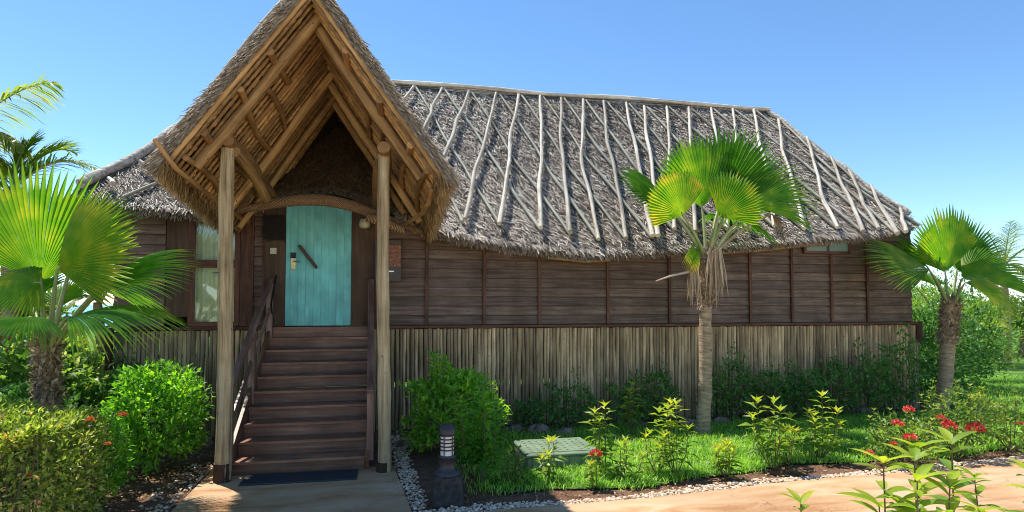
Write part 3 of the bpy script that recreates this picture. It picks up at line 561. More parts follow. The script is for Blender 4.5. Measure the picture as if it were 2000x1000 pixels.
# ------------------------------------------------------------------ porch
PX, PZ, PY0 = -.865, 5.58, 6.95      # ridge X, ridge height (outer), front edge
HW, EZ = 1.47, 3.40                  # half width at eave and eave height (underside)
porch = thing('thatched_porch', (-.9, 7.5, 0), 'steep pointed thatched porch on two posts over the entrance steps', 'porch')
sl_len = math.hypot(HW, PZ-.12-EZ)
def psl(side, u, y, off=0.0):
    """porch underside surface: side -1/+1, u 0 ridge .. 1 eave; off > 0 goes outwards"""
    zr = PZ-.12-.10*(y-PY0)*.35; ze = EZ-.11*(y-PY0)
    dx, dz = HW, zr-ze; L = math.hypot(dx, dz)
    return V(PX+side*(dx*u+off*dz/L), y, zr-(dz)*u+off*dx/L)
for side in (-1, 1):
    # the thatch slab
    b = MB(); us = np.linspace(-.055, 1.0, 12); T0, T1 = .03, .13
    yend = lambda u: 12.2-2.2*max(0, u)
    gi = [[psl(side, u, PY0+(yend(u)-PY0)*v, T0) for v in np.linspace(0, 1, 20)] for u in us]
    go = [[psl(side, u, PY0+.05*0+(yend(u)-PY0)*v, T1) for v in np.linspace(0, 1, 20)] for u in us]
    b.grid(gi if side > 0 else gi[::-1]); b.grid(go[::-1] if side > 0 else go)
    b.grid([[r[0] for r in gi], [r[0] for r in go]]); b.grid([gi[-1], go[-1]])
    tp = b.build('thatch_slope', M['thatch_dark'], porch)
    # rows of folded palm tiles on the underside
    b = MB(); y = PY0+.03
    while y < 10.4:
        b.tube([psl(side, u, y-.025, -.03)+V(0, .008*math.sin(u*9+y*7), 0) for u in np.linspace(.02, .98, 14)], .019, 7, wob=.05)
        u = .03
        while u < .97:
            if y < yend(u)-.1:
                c = psl(side, u, y+.05, -.008+random.uniform(-.006, .006)); ds = unit(psl(side, 1, y)-psl(side, 0, y)); nn_ = unit(psl(side, u, y, 1)-psl(side, u, y, 0)); yy = unit(V(random.uniform(-.12, .12), 1, 0)+nn_*.35)
                b.box(c, (random.uniform(.045, .07), .11, .026), (ds+yy*random.uniform(-.15, .15), yy, np.cross(ds, yy)), bev=.006)
            u += .055/sl_len*random.uniform(.95, 1.15)
        y += .125+random.uniform(-.008, .008)
    b.build('palm_tile_rows', M['tile'], tp)
    # outside strips
    tb = MB(); n = 15000; u = rng.random(n); v = rng.random(n); P = np.array([psl(side, a, PY0+(yend(a)-PY0)*c, T1-.01) for a, c in zip(u, v)])
    p0, p1 = psl(side, 0, 8), psl(side, 1, 8); dn_ = unit(p1-p0); nn_ = unit(psl(side, .5, 8, 1)-psl(side, .5, 8, 0)); ang = rng.normal(0.25, .4, n)
    D = np.cos(ang)[:, None]*dn_+np.sin(ang)[:, None]*V(0, -1, 0)+rng.uniform(.03, .2, n)[:, None]*nn_; D /= np.linalg.norm(D, axis=1)[:, None]
    Nn = np.tile(nn_, (n, 1))+rng.normal(0, .3, (n, 3)); Nn -= D*np.sum(D*Nn, 1)[:, None]; Nn /= np.linalg.norm(Nn, axis=1)[:, None]
    tb.blades(P, D, Nn, rng.uniform(.08, .2, n), rng.uniform(.010, .020, n), rng.beta(2, 2.4, n), rng.uniform(-.05, .05, n), .4)
    # rake edge: strips layered on the front edge, pointing down the slope and a little forward
    n = 5200; u = rng.random(n)**.9; h = rng.uniform(T0, T1+.02, n); P = np.array([psl(side, a, PY0-rng.uniform(-.02, .07), c) for a, c in zip(u, h)])
    ang = rng.normal(.28, .30, n); D = np.cos(ang)[:, None]*dn_+np.sin(ang)[:, None]*V(0, -1, 0)+rng.normal(.02, .10, n)[:, None]*nn_; D /= np.linalg.norm(D, axis=1)[:, None]
    Nn = V(0, -1, 0)+rng.normal(0, .4, (n, 3)); Nn -= D*np.sum(D*Nn, 1)[:, None]; Nn /= np.linalg.norm(Nn, axis=1)[:, None]
    tb.blades(P, D, Nn, rng.uniform(.07, .19, n), rng.uniform(.008, .018, n), rng.beta(2, 2, n)*np.clip(.55+h*2.2, 0, 1), rng.uniform(-.06, .06, n), .35)
    tb.build('thatch', M['thatch_mid'], tp)
    # brown fringe hanging from the eave
    fb = MB(); n = 9000; y = PY0-.06+rng.random(n)*2.75; h = rng.uniform(-.02, T1, n); P = np.array([psl(side, .93+.07*random.random(), a, c) for a, c in zip(y, h)])
    D = dn_*.35+np.stack([rng.normal(0, .10, n)-side*.03, rng.normal(-.06, .20, n), -rng.uniform(.45, .95, n)], 1); D /= np.linalg.norm(D, axis=1)[:, None]
    Nn = np.stack([rng.normal(side*.7, .5, n), rng.normal(-.8, .4, n), rng.normal(0, .4, n)], 1); Nn -= D*np.sum(D*Nn, 1)[:, None]; Nn /= np.linalg.norm(Nn, axis=1)[:, None]
    fb.blades(P, D, Nn, rng.uniform(.08, .20, n), rng.uniform(.006, .014, n), rng.beta(2, 2, n), rng.uniform(-.05, .05, n), .2)
    fb.build('eave_fringe', M['thatch_brown'], tp)
    # rake pole with bindings at the front edge
    b = MB(); pts = [psl(side, a, PY0-.02, .015) for a in np.linspace(.0, .97, 30)]; b.tube(pts, .032*(1+.08*np.sin(np.arange(30)*1.9)), 9, wob=.05); b.build('rake_pole', M['rafter'], porch, True)
    # rafters
    for (yy, o, rr) in ((7.28, .10, .062), (8.85, .12, .058), (9.62, .12, .05)):
        b = MB(); k = 14; ph = random.uniform(0, 6); us = np.linspace(-.045, .90 if yy < 8 else .96, k)
        b.tube([psl(side, a, yy+(.055 if side > 0 else -.03), -o)+V(0, .015*math.sin(a*7+ph), .012*math.sin(a*9+ph)) for a in us], rr*(1+.05*np.sin(us*13+ph)), 10, wob=.03); b.build('rafter', M['rafter'], porch, True)
    for (yy, rr) in ((7.95, .028), (8.3, .03), (9.3, .03)):
        b = MB(); us = np.linspace(.02, .98, 12); b.tube([psl(side, a, yy, -.045)+V(0, .012*math.sin(a*8), 0) for a in us], rr, 8, wob=.04); b.build('rafter', M['rafter_dark'], porch, True)
    # purlins running back, crooked, their ends showing at the front edge
    for (uu, yy0, yy1, rr, dz) in ((.30, 6.99, 7.9, .042, .035), (.55, 7.0, 8.9, .04, .04), (.76, 7.0, 9.7, .042, .04), (.42, 7.6, 9.0, .036, .045), (.90, 7.02, 9.9, .036, .05)):
        b = MB(); ys_ = np.linspace(yy0-.04, yy1, 9); ph = random.uniform(0, 6)
        b.tube([psl(side, uu+.022*math.sin(t_*2.2+ph), t_, -dz-.02) for t_ in ys_], rr*(1+.08*np.sin(ys_*5+ph)), 8, wob=.05); b.build('purlin', M['rafter_dark'], porch, True)
# ridge beam and stub
b = MB(); b.tube([psl(1, 0, y_, -.13)+V(0, 0, .03*math.sin(y_*2)) for y_ in np.linspace(PY0+.03, 10.4, 14)], .06, 9, wob=.04); b.build('ridge_beam', M['rafter_dark'], porch, True)
# posts
for (bx, by, tx, ty, zt, r0, r1, lb) in ((434, 940, 446, 290, 0, .088, .078, 'pale weathered left porch post with dark foot'), (749, 920, 750, 302, 0, .080, .072, 'pale weathered right porch post')):
    p = at(bx, by, Z=0); q = at(tx, ty, Y=p[1]-.05); b = MB(); k = 26; tt = np.linspace(0, 1, k); left = bx < 500
    pts = [p+(q-p)*t+V(.012*math.sin(t*5+bx), 0, 0) for t in tt]
    b.tube(pts, (r0+(r1-r0)*tt)*(1+.035*np.sin(tt*23+bx)), 14, wob=.018); o = b.build('post', M['post'], porch, True); o['label'] = lb
    f = MB(); f.tube([p+(q-p)*t for t in np.linspace(-.002, .055 if left else .03, 4)], r0*1.06+.002, 14, wob=.01); f.build('post_foot', M['post_foot'], o, True)
    for zz, dx in ((2.35, -.1), (3.3, 0)):
        nl = MB(); nl.tube([V(p[0]+dx-.03, p[1]-.075, zz), V(p[0]+dx+.05, p[1]-.09, zz+.005)], .005, 5); nl.build('nail', M['metal_dark'], o) if left and dx else None
# plate log over each post, diagonal brace, side pole
for side, px_, py_ in ((-1, 446, 275), (1, 750, 290)):
    p = at(px_, py_, Y=7.3); b = MB(); e = V(p[0]+.02, 9.95, p[2]-.12)
    b.tube([p+(e-p)*t+V(.02*math.sin(t*6), 0, .02*math.sin(t*5)) for t in np.linspace(-.02, 1, 12)], .075, 10, wob=.03); b.build('wall_plate_log', M['rafter_dark'], porch, True)
p, q = at(462, 300, Y=7.45), at(520, 388, Y=8.7); b = MB(); b.tube([p+(q-p)*t+V(0, 0, .05*math.sin(t*3)) for t in np.linspace(-.05, 1, 9)], .062, 10, wob=.03); b.build('brace', M['rafter'], porch, True)
p, q = at(738, 318, Y=8.2), at(733, 400, Y=9.4); b = MB(); b.tube([p+(q-p)*t for t in np.linspace(0, 1, 7)], .06, 9, wob=.04); b.build('brace', M['rafter_dark'], porch, True)
P_ = [at(*a, Y=b_) for a, b_ in (((301, 271), 6.72), ((322, 300), 6.8), ((345, 330), 6.9), ((380, 358), 7.3), ((430, 398), 8.2))]
b = MB(); b.tube(P_, [.022, .024, .026, .026, .024], 8, wob=.05); b.build('eave_stick', M['rafter_dark'], porch, True)
P_ = [at(*a, Y=b_) for a, b_ in (((842, 372), 7.1), ((838, 395), 7.4), ((822, 418), 7.9), ((795, 438), 8.9))]
b = MB(); b.tube(P_, .026, 8, wob=.05); b.build('eave_stick', M['rafter_dark'], porch, True)
# poles lying on the outside of the porch thatch
for side, u0, u1, y_ in ((-1, -.03, .86, 7.03), (1, .05, .86, 7.6), (-1, -.03, .72, 8.3), (1, -.02, .95, 8.5), (1, .0, .30, 7.25)):
    b = MB(); us = np.linspace(u0, u1, 14); ph = random.uniform(0, 6)
    b.tube([psl(side, a, y_+.03*math.sin(a*8+ph), .20) for a in us], np.linspace(.036, .046, 14), 9, wob=.04); b.build('roof_pole', M['pole_dim'], porch, True)
b = MB(); ys_ = np.linspace(PY0-.08, 11.2, 20); b.tube([psl(1, 0, y_, .10)+V(-.08, 0, .04) for y_ in ys_], .12, 10, wob=.07); b.build('ridge_roll', M['thatch_under'], porch, True)
# woven mat roll arching over the door, rolled end
b = MB(); pts = [((468, 412), 8.9), ((500, 404), 9.0), ((540, 396), 9.0), ((590, 390), 9.0), ((640, 391), 9.0), ((690, 402), 9.0), ((735, 420), 9.0), ((780, 437), 9.0), ((822, 452), 9.0)]
row = []
C_ = np.array([at(*a, Y=y_) for a, y_ in pts]); tt = np.linspace(0, 1, 50); CC = np.stack([np.interp(tt, np.linspace(0, 1, 9), C_[:, i]) for i in range(3)], 1)
for _ in range(4): CC[1:-1] = (CC[:-2]+CC[1:-1]*2+CC[2:])/4
hh = .02+.065*np.sin(np.pi*np.clip(tt*1.0, 0, 1))**.5
G_ = []
for aa in np.linspace(0, 2*np.pi, 13): G_.append([c+V(0, -.05*math.cos(aa), h*math.sin(aa)) for c, h in zip(CC, hh)])
W_ = [[(t*3, aa*.12, 0) for t in tt] for aa in np.linspace(0, 2*np.pi, 13)]
b.grid(G_, w=np.array(W_)); b.build('woven_mat', M['weave'], porch, True)
b = MB(); p, q = at(715, 424, Y=8.85), at(790, 450, Y=8.85); b.tube([p+(q-p)*t+V(0, 0, .015*math.sin(t*4)) for t in np.linspace(0, 1, 12)], [.06, .066, .068, .068, .068, .066, .066, .064, .062, .06, .056, .05], 12, wob=.03); b.build('rolled_mat', M['weave'], porch, True)
# main roof thatch behind the last rafters, porch shade put into its colour
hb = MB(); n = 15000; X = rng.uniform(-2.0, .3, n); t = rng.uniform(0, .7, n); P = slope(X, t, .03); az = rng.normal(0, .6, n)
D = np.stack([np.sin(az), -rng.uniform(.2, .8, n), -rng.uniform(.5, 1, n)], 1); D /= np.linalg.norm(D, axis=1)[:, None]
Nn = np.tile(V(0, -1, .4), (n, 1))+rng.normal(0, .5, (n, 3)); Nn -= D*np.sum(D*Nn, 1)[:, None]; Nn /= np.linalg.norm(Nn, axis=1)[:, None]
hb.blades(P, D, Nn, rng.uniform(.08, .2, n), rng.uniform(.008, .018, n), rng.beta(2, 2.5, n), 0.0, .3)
hb.build('inner_thatch', M['shade_thatch'], porch)
# ------------------------------------------------------------------ stairs
SX0, SX1, SY0, TR, RI = -1.775, -.265, 7.62, .278, .165
st = thing('entrance_steps', (-1.0, 7.7, 0), 'nine dark reddish wooden steps with two sloping handrails up to the turquoise door', 'stairs')
for i in range(9):
    y0 = SY0+TR*i; z = RI*(i+1); w0 = SX0+(.0 if i < 4 else -.02); w1 = SX1
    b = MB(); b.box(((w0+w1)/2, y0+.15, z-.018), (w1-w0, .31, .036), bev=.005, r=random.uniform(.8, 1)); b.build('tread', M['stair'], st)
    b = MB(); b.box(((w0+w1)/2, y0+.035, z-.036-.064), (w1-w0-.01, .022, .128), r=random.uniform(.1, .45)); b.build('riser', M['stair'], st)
b = MB(); b.box(((SX0+SX1)/2, YW-.09, ZD-.085), (SX1-SX0, .03, .158)); b.build('riser', M['stair'], st)
for x in (SX0-.025, SX1+.025):
    b = MB(); p, q = V(x, SY0-.02, .10), V(x, SY0+9*TR, 1.58); b.beam(p, q, .04, .27, upv=(0, 0, 1)); b.build('stringer', M['stair'], st)
def rail(xf, xb, name='handrail'):
    y0, y1 = SY0-.02, SY0+TR*8+.12; H = .86
    zt = lambda y: (y-SY0)/TR*RI+H+.13
    X_ = lambda y: xf+(xb-xf)*(y-y0)/(y1-y0)
    b = MB(); b.beam((X_(y0-.06), y0-.06, zt(y0-.06)), (X_(y1), y1, zt(y1)), .085, .05, bev=.006); b.build('handrail', M['rail'], st)
    b = MB(); b.beam((X_(y0), y0, zt(y0)-.42), (X_(y1), y1, zt(y1)-.42), .03, .085, bev=.004); b.build('lower_rail', M['rail'], st)
    for yy, w in ((y0+.03, .085), (y0+1.12, .085), (y1-.05, .09)):
        zb = max(0, math.floor((yy-SY0)/TR+1)*RI*1.0 if yy > SY0 else 0); b = MB(); b.box((X_(yy), yy, (zb-.05+zt(yy)-.03)/2 if zb else (zt(yy)-.03)/2), (w, w, zt(yy)-.03-(zb-.05 if zb else 0)), bev=.005); b.build('newel_post', M['rail'], st)
rail(SX0-.03, SX0-.015); rail(SX1+.06, SX1-.01)
b = MB(); b.tube([(SX0+.06, YW-.12, 2.45), (SX0+.03, YW-.35, 2.0), (SX0+.02, YW-.1, 1.72)], .014, 6); b.build('tie_bar', M['metal_dark'], st)
# doormat
b = MB(); c = [at(465, 948, Z=0), at(700, 938, Z=0), at(697, 905, Z=0), at(487, 910, Z=0)]
x0, x1, y0, y1 = -1.60, -.34, 7.20, 7.60
b.box(((x0+x1)/2, (y0+y1)/2, .009), (x1-x0, y1-y0, .016), bev=.003)
xs = np.linspace(x0+.02, x1-.02, 90)
for x in xs: b.box((x, (y0+y1)/2, .019), (.006, y1-y0-.03, .004))
one(b, 'doormat', M['mat'], 'dark grey ribbed rubber doormat at the foot of the wooden steps', 'doormat')
# ------------------------------------------------------------------ things on the wall by the door
yw = YW-.075
b = MB(); c = at(534, 490, Y=yw); b.box((c[0], yw, c[2]), (.095, .012, .095), bev=.004); b.box((c[0], yw-.009, c[2]), (.055, .008, .055), bev=.003); one(b, 'light_switch', M['cream'], 'small square cream wall plate left of the turquoise door', 'switch')
b = MB(); c = at(536, 445, Y=yw); n = 700; xx = c[0]+rng.uniform(-.155, .155, n); zz = c[2]+.2-rng.random(n)*.14
b.box((c[0], yw+.01, c[2]), (.30, .03, .36))
D = np.stack([rng.normal(0, .05, n), -rng.uniform(0, .08, n), -np.ones(n)], 1); D /= np.linalg.norm(D, axis=1)[:, None]
b.blades(np.stack([xx, yw-rng.uniform(.005, .04, n), zz], 1), D, np.tile(V(0, -1, 0), (n, 1)), rng.uniform(.18, .30, n), rng.uniform(.006, .014, n), rng.random(n), 0.0, .6)
one(b, 'fibre_wall_hanging', M['broom'], 'black bundle of bark fibre hanging above the wall plate by the door', 'wall hanging')
lampo = thing('dome_lamp', at(712, 440, Y=9.95), 'round cream dome light fixed under the rolled mat right of the door', 'lamp')
c = at(712, 436, Y=9.93); b = MB(); b.lathe((c[0], c[1], c[2]-.02), [(0, .085), (.06, .085), (.075, .07), (.075, .045), (.085, .04), (.085, .02)], 20); b.build('base', M['cream'], lampo, True)
b = MB(); b.lathe((c[0], c[1], c[2]-.02), [(.085, .02), (.088, -.01), (.075, -.045), (.045, -.06), (0, -.064)], 20); b.build('cover', M['cream'], lampo, True)
cab = thing('wall_cabinet', at(758, 505, Y=YW-.1), 'brown wall cabinet with a copper coloured relief panel behind the right porch post', 'cabinet')
p, q = at(732, 550, Y=YW-.14), at(784, 469, Y=YW-.14)
b = MB(); b.box(((p[0]+q[0])/2, YW-.10, (p[2]+q[2])/2), (q[0]-p[0], .12, q[2]-p[2]), bev=.006); b.build('box', M['cabinet'], cab)
p, q = at(736, 521, Y=YW-.17), at(783, 479, Y=YW-.17)
b = MB(); b.box(((p[0]+q[0])/2, YW-.168, (p[2]+q[2])/2), (q[0]-p[0], .016, q[2]-p[2]), bev=.004)
for i in range(46):
    a = V(random.uniform(p[0]+.04, q[0]-.04), YW-.178, random.uniform(p[2]+.04, q[2]-.04)); d = V(random.uniform(-.05, .05), 0, random.uniform(-.05, .05))
    b.tube([a-d*.5, a+V(d[2], 0, -d[0])*.2, a+d*.5], .004, 5)
b.build('relief_panel', M['copper'], cab)
b = MB(); c = at(764, 530, Y=YW-.17); b.box((c[0], YW-.168, c[2]), (.09, .012, .02)); b.build('label_plate', M['steel'], cab)
# ------------------------------------------------------------------ bollard light
bx_, by_ = at(873, 978, Z=0)[:2]
bl = thing('bollard_light', (bx_, by_, 0), 'dark garden bollard light with white louvred lens standing in gravel', 'garden light')
b = MB(); w0, w1 = .155, .135
p = [(bx_+sx*w*(1), by_+sy*w, z) for (w, z) in ((w0, -.03), (w0, .02), (w1, .26), (w1-.02, .275)) for sx, sy in ((-1, -1), (1, -1), (1, 1), (-1, 1))]
f = [(i*4+j, i*4+(j+1) % 4, i*4+4+(j+1) % 4, i*4+4+j) for i in range(3) for j in range(4)]+[(12, 13, 14, 15)]
b.add(p, f); b.build('plinth', M['plinth'], bl)
b = MB(); b.lathe((bx_, by_, .275), [(.13, 0), (.128, .02), (.10, .035), (.083, .06), (.078, .16), (.088, .165), (.088, .185), (.08, .19)], 24); b.build('stem', M['lampdark'], bl, True)
b = MB(); b.lathe((bx_, by_, .465), [(.068, -.01), (.068, .215)], 24); b.build('lens', M['lens'], bl, True)
b = MB()
for z in np.linspace(.52, .665, 5): b.lathe((bx_, by_, z), [(.070, -.004), (.079, -.006), (.079, 0), (.070, .006)], 24)
for a in (.6, 2.5, 4.2, 5.4): b.tube([(bx_+.078*math.cos(a), by_+.078*math.sin(a), .46), (bx_+.078*math.cos(a), by_+.078*math.sin(a), .68)], .006, 6)
b.build('louvre', M['lampdark'], bl)
b = MB(); b.lathe((bx_, by_, .675), [(.086, 0), (.088, .012), (.084, .045), (.068, .08), (.04, .103), (0, .110)], 24); b.build('cap', M['lampdark'], bl, True)
# ------------------------------------------------------------------ green utility cover
x0, x1, y0, y1 = 1.66, 2.60, 7.24, 8.08; gz = .17
cv = thing('utility_cover', ((x0+x1)/2, (y0+y1)/2, 0), 'low green plastic utility cover with a dimpled lid sunk in the lawn', 'utility cover')
b = MB(); b.box(((x0+x1)/2, (y0+y1)/2, gz/2-.03), (x1-x0, y1-y0, gz-.01), bev=.012)
for i in range(6): b.box((x0+.08+i*.155, y0-.006, gz/2-.02), (.02, .014, gz-.06))
b.build('body', M['green_cover'], cv)
b = MB(); b.box(((x0+x1)/2, (y0+y1)/2, gz-.018), (x1-x0+.02, y1-y0+.02, .03), bev=.008)
b.box(((x0+x1)/2, y0+.10, gz), (x1-x0-.04, .008, .008))
for i in range(9):
    for j in range(6): b.lathe((x0+.1+i*.093, y0+.2+j*.105, gz-.003), [(.018, 0), (.016, .006), (0, .007)], 8)
b.build('lid', M['green_cover'], cv)
# ------------------------------------------------------------------ plants
def sphere_dirs(n):
    d = rng.normal(0, 1, (n, 3)); return d/np.linalg.norm(d, axis=1)[:, None]
def foliage(mb, c, rad, n, L, W, lump=.22, seed=0, low=-.35, rshift=0.0, updir=.5, shell=.55, boxy=1.0):
    """leaves through the outer volume of a lumpy ellipsoid"""
    d = sphere_dirs(int(n*1.7)); d = d[d[:, 2] > low][:n]; n = len(d); ph = seed*1.7
    k = 1+lump*(np.sin(d[:, 0]*5+ph)*np.sin(d[:, 1]*4+ph*2)+.7*np.sin(d[:, 2]*7+ph+d[:, 0]*6))+rng.normal(0, .05, n)
    if boxy != 1.0: d2 = np.sign(d)*np.abs(d)**boxy; d2 /= np.max(np.abs(d2), axis=1)[:, None]**.75*np.linalg.norm(d2, axis=1)[:, None]**.25
    else: d2 = d
    rr = (shell+(1-shell)*rng.random(n)**.45)
    P = np.array(c)+d2*np.array(rad)*(k*rr)[:, None]; P[:, 2] = np.maximum(P[:, 2], .02)
    D = d*.8+rng.normal(0, .55, (n, 3))+V(0, 0, updir); D /= np.linalg.norm(D, axis=1)[:, None]
    Nn = d*.6+V(0, 0, 1)+rng.normal(0, .45, (n, 3)); Nn -= D*np.sum(D*Nn, 1)[:, None]; Nn /= np.linalg.norm(Nn, axis=1)[:, None]
    mb.leaves(P, D, Nn, rng.uniform(.5, 1.35, n)*L, rng.uniform(.6, 1.3, n)*W, np.clip(rng.normal(.45, .2, n)+rshift+.22*(rr-.75), 0, 1), .22, .2)
def stems(mb, c, h, spread, k, r=.008):
    for i in range(k):
        a = random.uniform(0, 6.28); e = V(c[0]+spread*math.cos(a)*random.random(), c[1]+spread*math.sin(a)*random.random(), h*random.uniform(.7, 1))
        s0 = V(c[0]+.08*math.cos(a), c[1]+.08*math.sin(a), 0); mb.tube([s0, (s0+e)/2+V(random.uniform(-.05, .05), random.uniform(-.05, .05), .05), e], [r*1.5, r, r*.6], 5)
def bush(label, c, rad, n, L, W, mat_, group=None, h0=None, flowers=(), **kw):
    """c: base point on the ground; rad: half extents"""
    o = thing('shrub', (c[0], c[1], 0), label, 'shrub', group)
    b = MB(); foliage(b, (c[0], c[1], h0 if h0 is not None else rad[2]*.95), rad, n, L, W, seed=random.random()*9, **kw); b.build('foliage', M[mat_], o)
    b = MB(); stems(b, c, rad[2]*1.5, rad[0]*.7, 9); b.build('stem', M['stem'], o)
    for fp, fr in flowers: flower(fp, fr, o)
    return o
def flower(p, r, parent, m='flower'):
    b = MB(); n = 90; d = sphere_dirs(n); d[:, 2] = np.abs(d[:, 2])*.9+.0; P = np.array(p)+d*r*rng.uniform(.5, 1, (n, 1))*V(1, 1, 1.1)
    b.leaves(P, d, sphere_dirs(n), r*.55, r*.42, rng.random(n), .2, .1); return b.build('flower', M[m], parent)
def leafgrid(mb, p, d, n_, L, W, r, droop=.35):
    """one large leaf as a curved, folded, pointed sheet"""
    d = unit(d); s = unit(np.cross(d, n_)); n_ = np.cross(s, d); rows = []
    for t in np.linspace(0, 1, 7):
        w = W*.5*(math.sin(math.pi*min(1, t**.85*.97+.03)))**.8 if t < 1 else .0005; c = p+d*L*t+n_*L*(.18*t-droop*t*t)
        rows.append([c-s*w+n_*w*.35, c-s*w*.5+n_*w*.12, c, c+s*w*.5+n_*w*.12, c+s*w+n_*w*.35])
    mb.grid(rows, r=r)
def ixora(label, c, h, k, spread, L, mat_='ixora', group=None, flowers=0, big=False, nodes=None, lean=None):
    """upright plant: stems carrying opposite pairs of pointed leaves"""
    o = thing('ixora_plant', (c[0], c[1], 0), label, 'plant', group); lf, sm = MB(), MB(); tips = []
    P, D, Nn, LL, RR = [], [], [], [], []
    for i in range(k):
        a = 2*math.pi*i/k+random.uniform(-.5, .5); hh = h*random.uniform(.55, 1) if i else h; sp = spread*random.uniform(.35, 1)*(1 if i else .25)
        e = V(c[0]+sp*math.cos(a), c[1]+sp*math.sin(a), hh); s0 = V(c[0]+.03*math.cos(a), c[1]+.03*math.sin(a), 0)
        mid = s0*.5+e*.5+V(sp*.25*math.cos(a), sp*.25*math.sin(a), -.02); pts = [s0, s0*.4+mid*.6, mid, mid*.5+e*.5, e]
        sm.tube(pts, [.007, .006, .005, .004, .003] if not big else [.006, .005, .0045, .004, .003], 5); tips.append(e)
        q = np.array(pts); m_ = nodes or max(5, int(hh/.075))
        for j in range(m_):
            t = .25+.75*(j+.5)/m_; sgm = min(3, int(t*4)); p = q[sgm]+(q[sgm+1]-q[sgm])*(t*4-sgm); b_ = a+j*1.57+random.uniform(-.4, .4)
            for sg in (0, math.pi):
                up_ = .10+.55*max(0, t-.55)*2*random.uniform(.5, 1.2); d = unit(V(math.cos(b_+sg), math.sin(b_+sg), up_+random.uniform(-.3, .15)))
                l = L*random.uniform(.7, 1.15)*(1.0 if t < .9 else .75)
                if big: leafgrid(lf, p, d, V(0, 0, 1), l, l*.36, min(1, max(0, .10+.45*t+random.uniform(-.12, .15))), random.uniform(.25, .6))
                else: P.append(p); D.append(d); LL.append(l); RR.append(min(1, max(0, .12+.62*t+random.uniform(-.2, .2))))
        # top tuft
        for j in range(5):
            b_ = j*1.256+a; d = unit(V(math.cos(b_)*.8, math.sin(b_)*.8, .45 if big else 1.0))
            if big: leafgrid(lf, e, d, unit(V(-math.cos(b_), -math.sin(b_), .8)), L*.8, L*.25, random.uniform(.45, .72), .3) if j < 3 else None
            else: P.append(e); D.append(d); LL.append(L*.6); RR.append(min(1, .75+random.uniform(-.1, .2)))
    if P:
        n = len(P); P, D = np.array(P), np.array(D); Nn = np.tile(V(0, 0, 1.), (n, 1))+rng.normal(0, .25, (n, 3)); Nn -= D*np.sum(D*Nn, 1)[:, None]; Nn /= np.linalg.norm(Nn, axis=1)[:, None]
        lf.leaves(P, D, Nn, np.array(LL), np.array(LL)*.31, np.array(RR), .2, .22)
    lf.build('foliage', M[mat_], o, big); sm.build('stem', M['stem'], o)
    for i in range(flowers): flower(tips[i]+V(0, 0, .01), random.uniform(.05, .07), o)
    return o
gp = lambda px, py: at(px, py, Z=0)
# shrubs at the foot of the pole screen
dk = 'dark green shrubs planted along the pole screen'
for (pxc, ptop, w, h, L, lab) in ((1110, 762, .36, .62, .075, 'leafy dark green shrub directly behind the utility cover against the pole screen'), (1035, 775, .28, .45, .07, 'low dark shrub between the big bright bush and the utility cover'),
        (1225, 765, .40, .62, .075, 'dark shrub left of the middle palm, third along the pole screen'), (1285, 748, .35, .75, .075, 'dark shrub close to the left side of the middle palm trunk'), (1425, 712, .46, .95, .08, 'tall dark shrub just right of the middle palm trunk'),
        (1500, 730, .36, .78, .08, 'dark shrub halfway between the middle palm and the small high window'), (1560, 725, .42, .85, .08, 'dark shrub under the left side of the small high window'), (1625, 735, .40, .8, .08, 'dark shrub under the right side of the small high window'),
        (1700, 715, .45, .95, .08, 'dark shrub above the big pale rock near the house corner'), (1765, 690, .5, 1.15, .08, 'tall dark shrub hiding the foot of the house corner')):
    X_ = at(pxc, 700, Y=9.6)[0]; bush(lab, (X_, 9.58+random.uniform(-.08, .03)), (w*random.uniform(.8, 1.1), .28, h*random.uniform(.5, .62)), int(800*w/.4), L, L*.62, 'dark_bush', dk, low=-.9, lump=.42, updir=.3, rshift=.12)
    # loose upright shoots
for (pxc, ptop, h, l) in ((1250, 712, 1.05, 'thin leafy shoot climbing the pole screen left of the middle palm'), (1505, 708, 1.1, 'thin leafy shoot climbing the pole screen below the plank wall battens'), (1290, 705, 1.08, 'second thin leafy shoot rising beside the middle palm trunk'), (1385, 700, 1.15, 'thin shoot just right of the middle palm trunk'), (1740, 700, 1.15, 'thin shoot near the right end of the pole screen')):
    X_ = at(pxc, 700, Y=9.8)[0]; ixora(l, (X_, 9.8), h, 2, .12, .075, 'dark_bush', 'thin shoots against the pole screen')
# climber on the left end of the skirting
b = MB(); cl_ = thing('climbing_vine', (-3.7, 9.9, 0), 'sparse green climber on the left end of the pole screen', 'vine'); n = 170; xx = -3.75+rng.normal(0, .12, n); zz = rng.uniform(.2, 1.9, n); xx += .15*np.sin(zz*3)
D = sphere_dirs(n); D[:, 1] = -np.abs(D[:, 1]); b.leaves(np.stack([xx, np.full(n, 9.98), zz], 1), D, np.tile(V(0, -1, .4), (n, 1)), .06, .05, rng.uniform(.2, .8, n)); b.build('foliage', M['dark_bush'], cl_)
b = MB(); b.tube([(-3.75+.15*math.sin(z*3), 10.0, z) for z in np.linspace(0, 1.9, 14)], .006, 5); b.build('stem', M['stem'], cl_)
